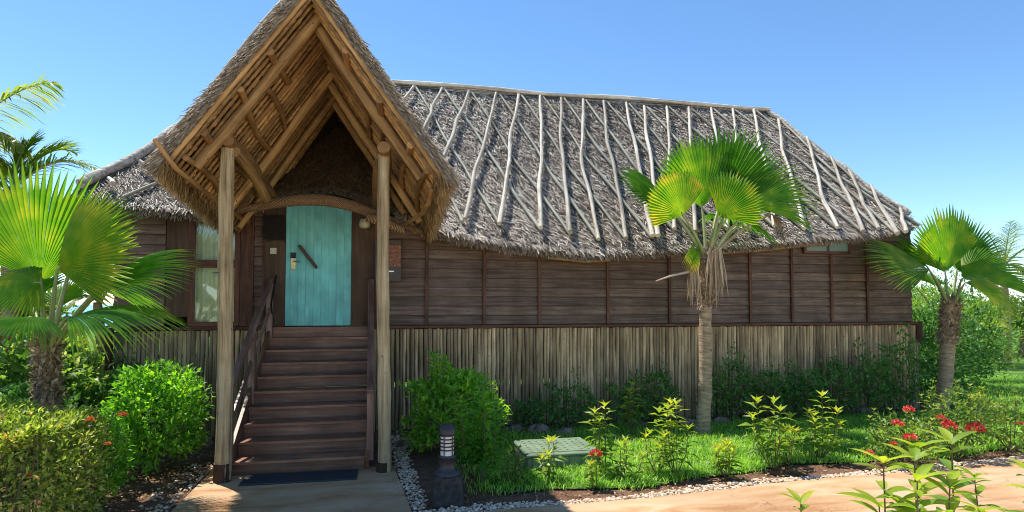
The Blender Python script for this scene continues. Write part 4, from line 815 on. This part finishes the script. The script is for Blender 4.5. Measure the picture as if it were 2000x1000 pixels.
# big bright bush right of the steps
c = at(880, 905, Z=0); bush('large rounded bright green bush right of the steps behind the bollard light', (c[0]+.10, 8.2), (.56, .46, .58), 3400, .09, .048, 'bush', None, low=-.75, lump=.3, shell=.5, rshift=.16, h0=.58)
ixora('tall leafy ixora plant directly behind and right of the bollard light', (at(945, 960, Z=0)[0], 6.80), 1.08, 10, .34, .19, 'bush', None, big=True)
ixora('short leafy plant at the right foot of the tall ixora near the gravel', (at(1010, 955, Z=0)[0], 6.75), .35, 5, .2, .12, 'deep', None)
ix = 'young ixora plants in the bed along the path'
for (px_, py_, h, k, sp, L, fl, lab) in ((1075, 935, .42, 4, .16, .12, 0, 'small yellow green plant in front of the utility cover'), (1178, 925, .78, 3, .13, .13, 0, 'narrow upright plant at the right edge of the utility cover'),
        (1235, 850, .75, 3, .12, .13, 0, 'tall thin pale plant farther back between the utility cover and middle palm'), (1215, 935, .42, 6, .28, .11, 0, 'low spreading plant beside the single red flower'), (1318, 925, .80, 6, .26, .13, 0, 'bushy yellow green plant in front of and left of the middle palm'),
        (1160, 950, .33, 3, .10, .10, 1, 'small plant carrying a single red flower by the gravel'), (1285, 925, .45, 4, .2, .12, 0, 'low yellow plant at the foot of the bushy yellow green one'), (1418, 930, .36, 6, .16, .12, 0, 'small compact yellow green plant right of the middle palm'), (1510, 915, .80, 6, .30, .13, 0, 'open branching plant standing in grass right of the small compact one'),
        (1600, 895, .80, 7, .33, .13, 0, 'full bushy pale green plant left of the red flowers'), (1540, 905, .42, 4, .22, .11, 0, 'low plant between the open branching plant and the full bushy one')):
    c = gp(px_, py_); ixora(lab, c, h, k, sp, L*1.5, 'ixora', ix, fl)
fl_ = 'ixora shrubs with red flowers'
def flowered(px_, py_, w, h, k, fl, lab):
    c = gp(px_, py_); o = ixora(lab, c, h, k, w, .10, 'deep', fl_, 0)
    b = MB(); foliage(b, (c[0], c[1], h*.45), (w, w*.8, h*.42), 700, .085, .035, seed=random.random()*9, low=-.9, lump=.3, updir=.5); b.build('foliage', M['deep'], o)
    for fx, fy, r in fl: flower(at(fx, fy, Y=c[1]-w*.7), r*1.1, o)
flowered(1765, 905, .42, .62, 9, [(1752, 830, .05), (1778, 857, .055), (1697, 887, .04), (1775, 803, .05), (1745, 868, .03)], 'spreading shrub with red flowers left of the right palm')
flowered(1868, 890, .42, .95, 11, [(1857, 836, .06), (1904, 841, .085), (1850, 830, .05), (1838, 818, .04)], 'tallest red flowered shrub in front of the right palm trunk')
flowered(1975, 880, .45, .78, 9, [(1990, 828, .03)], 'dark leafed shrub at the right edge of the photo behind the path')
ixora('fresh green shoots rising beside the right palm trunk', gp(1915, 850), .70, 5, .25, .12, 'ixora', ix)
# foreground plants
fg = 'large leafed plants close to the camera below the path'
def fplant(px_, py_, Y, k, sp, L, lab):
    L *= 1.1
    t = at(px_, py_, Y=Y); ixora(lab, (t[0], t[1]), t[2], k, sp, L, 'ixora', fg, big=True, nodes=13)
fplant(1845, 868, 2.3, 4, .14, .16, 'tallest large leafed plant close to the camera in front of the path')
fplant(1775, 900, 2.25, 7, .19, .16, 'spreading large leafed plant touching the tallest one on its left')
fplant(2000, 925, 2.6, 8, .24, .14, 'large leafed plant cut off by the right edge of the photo')
fplant(1562, 985, 2.5, 2, .05, .13, 'tip of a leafy plant just peeping in at the bottom of the photo')
# left side plants
hd = thing('clipped_hedge', (-3.6, 5.6, 0), 'clipped hedge of small glossy variegated leaves with orange tips in the left corner', 'hedge')
b = MB(); n = 21000
hc, hr = V(-3.82, 5.95, .53), V(1.30, .66, .53)
# rounded box surface points
d = rng.uniform(-1, 1, (n, 3)); ax_ = rng.integers(0, 3, n); sg = np.where(rng.random(n) < .5, -1, 1); top = rng.random(n) < .45
d[np.arange(n), ax_] = sg; d[top, 2] = 1; d /= (np.sum(np.abs(d)**5, axis=1)**(1/5))[:, None]
P = hc+d*hr*(1-.22*rng.random((n, 1))**1.5)+rng.normal(0, .025, (n, 3)); P[:, 2] += .035*np.sin(P[:, 0]*5)+.03*np.sin(P[:, 0]*11+P[:, 1]*7); P[:, 2] = np.maximum(P[:, 2], .02)
D = d*.7+rng.normal(0, .55, (n, 3))+V(0, 0, .3); D /= np.linalg.norm(D, axis=1)[:, None]; Nn = d*.7+V(0, 0, .9)+rng.normal(0, .45, (n, 3)); Nn -= D*np.sum(D*Nn, 1)[:, None]; Nn /= np.linalg.norm(Nn, axis=1)[:, None]
b.leaves(P, D, Nn, rng.uniform(.04, .075, n), rng.uniform(.018, .032, n), np.clip(rng.normal(.44, .21, n), 0, 1), .22, .15); b.build('foliage', M['hedge'], hd)
b = MB()
for i in range(60):
    a = V(hc[0]+random.uniform(-1.2, 1.2), hc[1]+random.uniform(-.55, .55), 0); b.tube([a, a+V(random.uniform(-.1, .1), random.uniform(-.1, .1), .5), a+V(random.uniform(-.15, .15), random.uniform(-.15, .15), .98)], [.008, .006, .004], 5)
b.build('stem', M['stem'], hd)
for fx, fy, r in ((22, 870, .05), (175, 822, .03), (240, 812, .03), (60, 930, .02), (210, 868, .02)): flower(at(fx, fy, Y=5.45 if fy > 850 else 5.9), r, hd, 'redbud')
bush('bright green bush between the clipped hedge and the left porch post', (-2.74, 8.0), (.52, .5, .60), 3800, .085, .045, 'bush', None, low=-.8, lump=.2, h0=.62, rshift=.06)
bush('green bush tucked between the clipped hedge and the bright green bush', (-2.95, 6.9), (.32, .45, .42), 2200, .075, .04, 'bush', None, low=-.85, lump=.2, h0=.42)
bush('large leafed glossy bush right behind the left palm trunk', (-4.75, 9.3), (.85, .6, .75), 3200, .13, .08, 'blotch', None, low=-.8, lump=.25, h0=.75, rshift=.08)
bush('dark large leafed bush left of the left palm trunk', (-5.55, 7.9), (.75, .6, .62), 2600, .12, .075, 'blotch', None, low=-.8, lump=.25, h0=.55, rshift=-.12)
bush('dark bush behind the top of the clipped hedge', (-4.35, 7.9), (.75, .5, .55), 2400, .11, .07, 'dark_bush', None, low=-.8, lump=.25, h0=.5)
bush('low dark bush in front of the left end of the pole screen', (-3.55, 9.3), (.55, .4, .55), 2000, .09, .055, 'dark_bush', None, low=-.8, lump=.25, h0=.5)
o = bush('hibiscus bush with red flowers at the left edge of the photo', (-8.0, 10.6), (1.1, .8, .95), 3800, .09, .055, 'bush', None, low=-.8, lump=.22, h0=.95)
for fx, fy in ((8, 664), (27, 647), (48, 678), (33, 700), (34, 660), (18, 690)): flower(at(fx, fy, Y=9.8), .07, o)
o = bush('yellow leafed bush behind the left palm with one red flower', (-7.6, 14.2), (1.1, .9, 1.05), 3200, .10, .06, 'yellowbush', None, low=-.8, lump=.25, h0=.95); flower(at(146, 659, Y=13.3), .10, o)
bush('bushy light green shrub beside the left corner of the house', (-5.3, 11.2), (.9, .8, .8), 3000, .10, .06, 'light_bush', None, low=-.8, h0=.75)
bush('distant bush near the shore at the left edge', (-19, 26), (3.2, 2, 1.1), 2600, .22, .14, 'bush', None, low=-.6, h0=.5)
# small tree behind left
def broadtree(name, label, c, h, rad, n, L, mat_, group=None, trunk_r=.12):
    o = thing(name, (c[0], c[1], 0), label, 'tree', group); b = MB()
    b.tube([(c[0], c[1], 0), (c[0]+.1, c[1], h*.35), (c[0]-.05, c[1]+.1, h*.7)], [trunk_r*1.2, trunk_r, trunk_r*.6], 8, wob=.05)
    for i in range(6):
        a = i*1.05; b.tube([(c[0], c[1], h*(.35+.05*i)), (c[0]+rad[0]*.4*math.cos(a), c[1]+rad[1]*.4*math.sin(a), h*(.6+.05*i)), (c[0]+rad[0]*.75*math.cos(a), c[1]+rad[1]*.75*math.sin(a), h*(.75+.05*(i % 4)))], [trunk_r*.5, trunk_r*.3, trunk_r*.12], 6)
    b.build('trunk', M['palm_bark'], o); b = MB()
    for i in range(9):
        a = i*2.4; q = V(c[0]+rad[0]*.55*math.cos(a)*random.uniform(.3, 1), c[1]+rad[1]*.5*math.sin(a), h*.75+rad[2]*random.uniform(-.55, .55)); foliage(b, q, np.array(rad)*random.uniform(.4, .6), n//9, L, L*.5, lump=.3, seed=i, low=-1, shell=.35)
    b.build('crown', M[mat_], o); return o
broadtree('small_tree', 'small leafy tree seen through the fronds of the left palm beside the house', (-6.6, 12.6), 2.9, (1.0, .8, .8), 2400, .11, 'light_bush')
# right background
bush('dark bush beside the right corner of the house', (11.1, 10.9), (.9, .8, .95), 3400, .10, .06, 'dark_bush', None, low=-.8, h0=.9, lump=.25)
bush('dense dark green bush behind the right palm trunk', (13.0, 12.2), (1.4, 1.0, 1.05), 4200, .11, .06, 'dark_bush', None, low=-.8, h0=.95, lump=.25)
for (x_, y_, rx, rz, m_, lab) in ((15.0, 16.2, 1.8, 1.1, 'light_bush', 'sunlit feathery light green bush behind the right palm'), (18.5, 17.0, 2.0, 1.2, 'light_bush', 'sunlit light green bush at the right edge behind the lawn'), (13.2, 15.2, 1.1, .95, 'yellowbush', 'yellow green bush just beyond the right end of the house'),
        (17.6, 19.5, 1.9, 1.35, 'bush', 'tall green bush in the background between the right palm and the photo edge'), (22.5, 21, 3.0, 1.55, 'dark_bush', 'dark tall bush farthest right in the background'), (24.5, 25, 4.0, 1.6, 'bush', 'green bush in the right distance behind the others')):
    bush(lab, (x_, y_), (rx, rx*.75, rz), int(3600*rx/1.5), .15, .055, m_, None, low=-.8, h0=rz*.85, lump=.3)
broadtree('background_tree', 'dark leafy tree at the far right edge above the bushes', (24.5, 19.5), 2.3, (2.0, 1.6, .8), 4200, .17, 'dark_bush')
# neighbouring thatched house
nb = thing('neighbour_hut', (17.5, 25, 0), 'small piece of a grey thatched hut visible between the house corner and the right palm', 'hut')
b = MB(); b.box((17.5, 26, 1.2), (7, 4, 2.4)); b.build('wall', M['plank'], nb)
e = [V(13, 23.4, 2.2), V(22, 23.4, 2.2), V(22, 28.6, 2.2), V(13, 28.6, 2.2), V(15, 26, 4.6), V(20, 26, 4.6)]
b = MB(); b.add(e, [(0, 1, 5, 4), (1, 2, 5), (2, 3, 4, 5), (3, 0, 4), (3, 2, 1, 0)]); ro = b.build('roof', M['thatch_under'], nb)
b = MB(); n = 7000; s_, t = rng.random(n), rng.random(n); A0, A1 = e[0], e[1]; P = (A0+(A1-A0)*s_[:, None])*(1-t[:, None])+(e[4]+(e[5]-e[4])*s_[:, None])*t[:, None]
D = np.stack([rng.normal(0, .4, n), -np.ones(n), -.8*np.ones(n)], 1); D /= np.linalg.norm(D, axis=1)[:, None]; b.blades(P+V(0, -.03, .05), D, np.tile(unit(V(0, -.6, .8)), (n, 1)), .35, .07, rng.beta(2, 1.6, n)); b.build('thatch', M['thatch'], ro)
for i in range(9):
    b = MB(); p = V(13.8+i*.95, 23.5, 2.35); q = V(15.3+i*.52, 26, 4.75); b.tube([p, (p+q)/2, q], .06, 6); b.build('roof_pole', M['pole_grey'], ro, True)
# parasol near the beach
pp = at(22, 615, Y=19.0); ps = thing('beach_parasol', (pp[0], pp[1], 0), 'purple beach parasol on a white pole far off by the sea at left', 'parasol')
b = MB(); b.lathe((pp[0], pp[1], 0), [(1.3, pp[2]-.25), (1.2, pp[2]-.12), (.6, pp[2]+.18), (0, pp[2]+.35)], 8); b.build('canopy', M['purple'], ps)
b = MB(); b.tube([(pp[0], pp[1], 0), (pp[0], pp[1], pp[2]+.3)], .03, 8); b.build('pole', M['white'], ps, True)
# ------------------------------------------------------------------ fan palms
def fan(mb, hub, axis, nrm, Rr, nseg=38, spread=R(105), droop=.25, split=.62, cup=.10, age=0.0, base=.42, pleat=.5, tipd=.18):
    axis = unit(axis); nrm = np.array(nrm, float); nrm = unit(nrm-axis*(axis@nrm)); side = np.cross(nrm, axis)
    th = np.linspace(-spread, spread, nseg+1); rs = [.03, .18, .36, split*.8, split, split+.4*(1-split), split+.75*(1-split), 1.0]
    wd = 2*spread/nseg
    for i in range(nseg):
        tm = (th[i]+th[i+1])/2; Ls = Rr*(1-.20*(abs(tm)/spread)**2)*random.uniform(.94, 1.03); rows = []; rv = []
        jn, jd = random.uniform(-.04, .04), random.uniform(.6, 1.5)
        for r_ in rs:
            k = 1 if r_ <= split else max(.03, 1-(r_-split)/(1-split))**.8; hw = wd*.5*k*r_*Ls*(1 if r_ <= split else split/r_+.02)
            if r_ <= split: hw = wd*.5*r_*Rr*1.04
            else: hw = wd*.5*split*Rr*k
            dirv = math.cos(tm)*axis+math.sin(tm)*side; sdv = -math.sin(tm)*axis+math.cos(tm)*side
            c = hub+dirv*(r_*Ls if r_ > split else r_*Rr*(1+(Ls/Rr-1)*r_/split))+nrm*(cup*Ls*(r_*(1-r_))*2+jn*Ls*max(0, r_-split))
            c = c+V(0, 0, -1)*(droop*Ls*r_**2.2+tipd*Ls*jd*max(0, r_-split)**1.6)
            h = pleat*hw
            rows.append([c-sdv*hw-nrm*h, c+nrm*h, c+sdv*hw-nrm*h])
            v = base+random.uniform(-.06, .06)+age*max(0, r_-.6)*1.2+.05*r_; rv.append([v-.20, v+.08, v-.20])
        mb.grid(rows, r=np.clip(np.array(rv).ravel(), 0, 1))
def fan_palm(name, label, base, crown, r0, r1, boots, fronds, Yp, group, bootlen=.5):
    o = thing(name, (base[0], base[1], 0), label, 'palm tree', group)
    b = MB(); k = 30; tt = np.linspace(0, 1, k); top = np.array(crown); bs_ = V(base[0], base[1], -.03)
    rad = r0+(r1-r0)*tt; rad = rad*(1+.045*np.sin(tt*70)); rad[:3] *= [1.25, 1.12, 1.04]
    b.tube([bs_+(top-bs_)*t+V(.025*math.sin(t*5), .0, 0) for t in tt], rad, 14, wob=.03); b.build('trunk', M['palm_bark'], o, True)
    # old leaf bases
    b = MB(); n = 420; zt = rng.uniform(1-boots, 1.03, n); a = rng.uniform(0, 6.28, n); P = bs_+(top-bs_)*zt[:, None]+np.stack([np.cos(a), np.sin(a), 0*a], 1)*(r1*1.0)
    D = np.stack([np.cos(a)*rng.uniform(.15, .9, n), np.sin(a)*rng.uniform(.15, .9, n), rng.choice([1, 1, -1], n)*rng.uniform(.3, 1.1, n)], 1); D += rng.normal(0, .2, (n, 3)); D /= np.linalg.norm(D, axis=1)[:, None]
    Nn = np.stack([np.cos(a), np.sin(a), .2+0*a], 1); Nn -= D*np.sum(D*Nn, 1)[:, None]; Nn /= np.linalg.norm(Nn, axis=1)[:, None]
    b.blades(P, D, Nn, rng.uniform(.05, .13, n), rng.uniform(.015, .05, n), rng.beta(2, 2, n), .1, .3)
    n = 900; zt = rng.uniform(1-boots, 1.02, n); a = rng.uniform(0, 6.28, n); P = bs_+(top-bs_)*zt[:, None]+np.stack([np.cos(a), np.sin(a), 0*a], 1)*(r1*1.1)
    D = np.stack([np.cos(a)*.6, np.sin(a)*.6, rng.normal(-.2, .7, n)], 1)+rng.normal(0, .4, (n, 3)); D /= np.linalg.norm(D, axis=1)[:, None]
    b.blades(P, D, sphere_dirs(n), rng.uniform(.05, .13, n), .006, rng.beta(2, 2, n), .1, .3)
    b.build('leaf_bases', M['boot'], o)
    for fr in fronds:
        (hx, hy), (tx, ty), dyh, dyt, nrm = fr[:5]; kw = fr[5] if len(fr) > 5 else {}
        hub = at(hx, hy, Y=Yp+dyh); tip = at(tx, ty, Y=Yp+dyt); Rr = np.linalg.norm(tip-hub)
        kw = dict(kw); Rr *= kw.pop('k', 1.0); mt = kw.pop('m', 'fan'); b = MB(); fan(b, hub, tip-hub, nrm, Rr, **kw); fo = b.build('frond', M[mt], o)
        b = MB(); c0 = top+V(0, 0, -.10)+unit(V(hub[0]-top[0], hub[1]-top[1], 0))*r1*.5; m_ = c0*.5+hub*.5+V(0, 0, .12*np.linalg.norm(hub-c0))
        q = [c0*(1-t)**2+2*m_*t*(1-t)+hub*t*t for t in np.linspace(0, 1, 9)]; q.append(hub+unit(tip-hub)*Rr*.10)
        b.tube(q, np.linspace(.034, .011, 10), 7, r=random.uniform(.3, .8)); b.build('petiole', M['petiole'] if mt == 'fan' else M['fan_dry'], fo, True)
    return o
pg_ = 'fan palms in the garden'
# middle palm
YC = 8.745; f_ = V(0, -1, .15)
mid = fan_palm('fan_palm', 'middle fan palm with bare trunk and hanging dead leaf before the plank wall', gp(1372, 846), at(1381, 492, Y=8.70), .108, .085, .30, [
    ((1371, 405), (1352, 256), .25, .10, (.1, -1, .35), dict(spread=R(56), nseg=28, droop=.01, base=.42, split=.80, tipd=.05)),
    ((1405, 400), (1466, 243), .30, .20, (-.2, -1, .3), dict(spread=R(34), nseg=18, droop=.01, base=.28, split=.74, tipd=.05)),
    ((1425, 400), (1532, 292), .10, .20, (-.3, -1, .5), dict(spread=R(44), nseg=26, droop=.03, base=.40, split=.62, tipd=.08)),
    ((1298, 396), (1204, 328), .20, .10, (-.2, -.6, .8), dict(spread=R(48), nseg=24, droop=.06, base=.36, split=.70)),
    ((1334, 421), (1293, 336), -.35, -.50, (-.05, -1, .25), dict(spread=R(74), nseg=34, droop=.03, base=.58, age=.42, split=.87, pleat=.5, tipd=.05)),
    ((1404, 424), (1470, 346), -.35, -.45, (.05, -1, .25), dict(spread=R(60), nseg=30, droop=.04, base=.57, age=.22, split=.78, pleat=.5, tipd=.08)),
    ((1470, 404), (1588, 346), -.15, -.35, (.1, -.75, .8), dict(spread=R(62), nseg=28, droop=.08, base=.50, age=.35, split=.5, tipd=.1)),
    ((1480, 412), (1592, 402), .1, .2, (.1, -.5, .9), dict(spread=R(42), nseg=24, droop=.25, base=.40, age=.5, split=.5, k=.9)),
    ((1418, 425), (1480, 430), .4, .8, (0, -.4, 1), dict(spread=R(80), nseg=28, droop=.3, base=.35, split=.55)),
    ((1508, 418), (1540, 468), .05, .1, (0, -1, .3), dict(spread=R(30), nseg=9, droop=.25, base=.25, m='fan_dry', split=.25, tipd=.4)),
], YC, pg_)
def hang(mid, x0, x1, y0, y1, Y, n, lab):
    b = MB(); xs = rng.uniform(x0, x1, n); P = np.array([at(a, y0+random.uniform(-6, 10), Y=Y+random.uniform(-.06, .03)) for a in xs]); L = (np.linalg.norm(at(x0, y0, Y=Y)-at(x0, y1, Y=Y)))
    D = np.stack([rng.normal(0, .07, n)+(xs-(x0+x1)/2)*.004, rng.normal(0, .08, n), -np.ones(n)], 1); D /= np.linalg.norm(D, axis=1)[:, None]
    b.blades(P, D, np.stack([rng.normal(0, .5, n), -np.ones(n), 0*xs], 1), rng.uniform(.6, 1.05, n)*L, rng.uniform(.012, .03, n), rng.beta(2, 2, n), rng.uniform(-.02, .05, n), .15)
    b.build('dead_frond', M['fan_dry'], mid)
hang(mid, 1383, 1410, 488, 592, 8.52, 46, ''); hang(mid, 1346, 1366, 515, 590, 8.54, 30, '')
b = MB(); q = [at(*a, Y=y_) for a, y_ in (((1360, 520), 8.6), ((1345, 531), 8.5), ((1310, 539), 8.35), ((1281, 549), 8.25))]; b.tube(q, [.03, .022, .016, .008], 7, r=.9); b.build('dead_petiole', M['fan_dry'], mid, True)
for (a, c) in (((1356, 470), (1342, 520)), ((1366, 478), (1352, 528))):
    b = MB(); fan(b, at(*a, Y=8.45), at(*c, Y=8.42)-at(*a, Y=8.45), (0, -1, 0), .5, nseg=8, spread=R(16), droop=.0, base=.6, age=.6); b.build('frond', M['fan'], mid)
# left palm
YL = at(95, 955, Z=0)[1]; bL = at(96, 955, Z=0)
fan_palm('fan_palm', 'large left fan palm with a thick shaggy trunk behind the clipped hedge', bL, at(92, 668, Y=YL), .092, .082, .44, [
    ((80, 548), (66, 305), .15, -.15, (0, -1, .2), dict(spread=R(66), nseg=40, droop=.01, base=.54, split=.74, pleat=.55, tipd=.05)),
    ((145, 500), (242, 352), .35, .4, (-.2, -1, .3), dict(spread=R(42), nseg=26, droop=.08, base=.28, split=.6)),
    ((112, 525), (272, 432), -.15, -.50, (-.05, -1, .35), dict(spread=R(54), nseg=34, droop=.06, base=.66, age=.3, split=.74, tipd=.08)),
    ((195, 562), (398, 488), -.05, -.2, (.1, -.55, .85), dict(spread=R(46), nseg=38, droop=.12, base=.42, age=.25, split=.6, pleat=.4)),
    ((200, 566), (330, 585), .1, .1, (.1, .4, .85), dict(spread=R(50), nseg=30, droop=.12, base=.5, split=.55)),
    ((130, 622), (350, 590), -.4, -.75, (0, -.25, 1), dict(spread=R(48), nseg=36, droop=.26, base=.38, age=.5, split=.62)),
    ((78, 552), (-50, 560), -.4, -.6, (0, -.7, .7), dict(spread=R(95), nseg=40, droop=.20, base=.55, age=.4, split=.7)),
    ((60, 620), (-30, 640), -.7, -1.3, (0, -.3, 1), dict(spread=R(70), nseg=30, droop=.35, base=.30, split=.6)),
    ((118, 600), (148, 530), .3, .6, (-.3, -1, .3), dict(spread=R(60), nseg=24, droop=.1, base=.5, split=.6)),
    ((60, 590), (30, 520), .5, .9, (.2, -1, .3), dict(spread=R(70), nseg=28, droop=.1, base=.4, split=.6)),
], YL, pg_)
# right palm
bR = gp(1838, 803); YP = bR[1]
fan_palm('fan_palm', 'right fan palm with twisted old leaf bases beyond the corner of the house', bR, at(1858, 588, Y=YP), .125, .12, .38, [
    ((1846, 532), (1838, 400), .1, -.1, (0, -1, .3), dict(spread=R(62), nseg=34, droop=.01, base=.52, split=.78, tipd=.05)),
    ((1868, 528), (1925, 430), .25, .35, (-.1, -1, .3), dict(spread=R(45), nseg=28, droop=.05, base=.38, split=.66)),
    ((1815, 528), (1690, 505), -.1, -.3, (0, -.8, .6), dict(spread=R(34), nseg=30, droop=.02, base=.45, age=.2, split=.66, pleat=.4)),
    ((1810, 520), (1740, 470), .2, .2, (0, -.8, .5), dict(spread=R(40), nseg=24, droop=.05, base=.5, split=.6)),
    ((1878, 545), (2010, 488), -.1, -.1, (0, -.7, .7), dict(spread=R(46), nseg=36, droop=.08, base=.50, age=.2, split=.55)),
    ((1885, 552), (2005, 585), -.4, -.8, (0, -.7, .8), dict(spread=R(48), nseg=34, droop=.15, base=.62, age=.4, split=.55)),
    ((1870, 530), (1960, 510), .5, 1.0, (0, -.5, .8), dict(spread=R(60), nseg=30, droop=.1, base=.2, split=.6)),
    ((1828, 560), (1800, 520), .5, .9, (0, -1, .5), dict(spread=R(60), nseg=20, droop=.1, base=.45, split=.6)),
], YP, pg_)
# ------------------------------------------------------------------ coconut palms (feather fronds)
def feather(mb, rb, p0, p1, sag, nl, Lf, hang_, rr=.45):
    P = [p0*(1-t)**2+2*((p0+p1)/2+V(0, 0, sag))*t*(1-t)+p1*t*t for t in np.linspace(0, 1, 16)]; rb.tube(P, np.linspace(.028, .006, 16), 6); P = np.array(P)
    t = np.linspace(.12, .99, nl); idx = np.clip((t*15).astype(int), 0, 14); fr_ = t*15-idx; Q = P[idx]+(P[idx+1]-P[idx])*fr_[:, None]; T = P[idx+1]-P[idx]; T /= np.linalg.norm(T, axis=1)[:, None]
    S_ = np.cross(T, V(0, 0, 1)); S_ /= np.linalg.norm(S_, axis=1)[:, None]
    for sg in (-1, 1):
        n = len(t); L = Lf*np.sin(np.pi*np.clip(t*.86+.12, 0, 1))**.7*rng.uniform(.85, 1.1, n)
        D = T*.55+sg*S_*.8+V(0, 0, -1)*(hang_+.12*rng.standard_normal(n))[:, None]; D /= np.linalg.norm(D, axis=1)[:, None]
        Nn = np.tile(V(0, 0, 1.), (n, 1))+rng.normal(0, .2, (n, 3)); Nn -= D*np.sum(D*Nn, 1)[:, None]; Nn /= np.linalg.norm(Nn, axis=1)[:, None]
        mb.blades(Q, D, Nn, L, .022*Lf/.6, np.clip(rr+rng.normal(0, .15, n), 0, 1), .07, .12)
def coco(label, base, crown, tips, Lf=.6, r=.12, rr=.45, nl=70):
    o = thing('coconut_palm', (base[0], base[1], 0), label, 'palm tree', 'feather leaved palms in the background'); b = MB(); base = V(base[0], base[1], 0); crown = np.array(crown)
    b.tube([base+(crown-base)*t+V(.06*math.sin(t*4), 0, 0) for t in np.linspace(0, 1, 14)], np.linspace(r*1.2, r*.8, 14), 10, wob=.04); b.build('trunk', M['palm_bark'], o, True)
    for (tp, sag, hg) in tips:
        a, c = MB(), MB(); feather(a, c, crown+V(0, 0, -.03), np.array(tp), sag, nl, Lf, hg, rr); fo = a.build('frond', M['coco'], o); c.build('rachis', M['petiole'], fo, True)
    return o
cr = at(-130, 330, Y=11.0)
coco('tall feather leaved palm outside the left edge with fronds reaching into the sky', (cr[0]-.2, cr[1]), cr, [(at(112, 160, Y=11.2), .7, .5), (at(50, 290, Y=11.0), .9, .6), (at(20, 330, Y=11.6), .7, .6), (cr+V(-1.5, .6, .2), .5, .5), (cr+V(-.8, -1.2, .3), .5, .5), (cr+V(-1, 1.2, .6), .5, .5), (cr+V(-.6, .2, 1.7), .3, .3)], .8, .15, .7, 76)
cr = at(20, 372, Y=11.0)
coco('feather leaved palm behind the left fan palm with fronds arching over the thatch corner', (cr[0], cr[1]), cr, [(at(208, 345, Y=11.0), .75, .15), (at(150, 300, Y=11.6), .6, -.1), (at(60, 285, Y=11.2), .4, -.1), (at(-80, 340, Y=11.2), .6, .4), (cr+V(-.3, -1.3, -.2), .5, .4)], .55, .12, .4, 64)
cr = at(1960, 520, Y=17)
coco('feather leaved palm rising behind the right fan palm', (cr[0], cr[1]), cr, [(at(1995, 440, Y=17.3), .3, .2), (at(1975, 432, Y=17.0), .2, .1), (at(1925, 455, Y=17), .4, .3), (at(2060, 480, Y=17), .7, .5), (at(1880, 540, Y=16.5), .7, .4), (at(2030, 560, Y=16), .7, .4)], .6, .12, .5, 60)
cr = at(1838, 640, Y=13.4)
coco('young feather leaved palm directly behind the right palm trunk with low arching fronds', (cr[0]-.1, cr[1]), cr, [(at(1990, 705, Y=12.9), .75, .35), (at(1975, 640, Y=13.6), .6, .25), (at(1785, 560, Y=13.4), .35, .4), (at(1800, 640, Y=13), .5, .4), (at(1850, 560, Y=13.8), .3, .3)], .5, .08, .6, 60)
cr = at(196, 590, Y=12.3)
coco('small palm against the left side of the house behind the fan palm', (cr[0], cr[1]), cr, [(at(150, 545, Y=12.2), .3, .4), (at(235, 560, Y=12.0), .3, .4), (at(130, 600, Y=12.1), .35, .4), (at(200, 520, Y=12.4), .1, .3)], .4, .09, .6, 46)
# ------------------------------------------------------------------ camera, light, world
cd = bpy.data.cameras.new('camera'); cam = bpy.data.objects.new('camera', cd); col.objects.link(cam); scn.camera = cam
cam.location = (0, 0, EYE); cam.rotation_euler = (math.pi/2+PIT, 0, -YAW); cd.sensor_fit = 'HORIZONTAL'; cd.sensor_width = 36; cd.lens = 36*FOC/2000; cd.shift_y = 49/2000; cd.clip_end = 9000; cd.clip_start = .05
sv = unit(V(-.29, .37, 1))
sd_ = bpy.data.lights.new('sun', 'SUN'); sd_.energy = 2.8; sd_.angle = R(.53); sd_.color = (1, .94, .83); so = bpy.data.objects.new('sun', sd_); col.objects.link(so)
so.rotation_euler = Vector(sv).to_track_quat('Z', 'Y').to_euler(); so.location = (0, 0, 20)
w = bpy.data.worlds.new('World'); scn.world = w; w.use_nodes = True; nt = w.node_tree
sky = nt.nodes.new('ShaderNodeTexSky'); sky.sky_type = 'NISHITA'; sky.sun_disc = False
sky.sun_elevation = math.asin(sv[2]); sky.sun_rotation = math.atan2(sv[0], sv[1]); sky.air_density = .75; sky.dust_density = .0; sky.ozone_density = 2.2; sky.altitude = 300
bg = nt.nodes['Background']; hs = N(nt, 'ShaderNodeHueSaturation', {'Color': sky.outputs[0], 'Saturation': 1.12, 'Hue': .496}); nt.links.new(hs.outputs[0], bg.inputs[0]); bg.inputs[1].default_value = .09
vs = scn.view_settings; vs.view_transform = 'Standard'; vs.look = 'None'; vs.exposure = 1.45; vs.gamma = 1
scn.cycles.filter_width = 1.0; scn.cycles.max_bounces = 8; scn.cycles.transparent_max_bounces = 12; scn.cycles.diffuse_bounces = 5
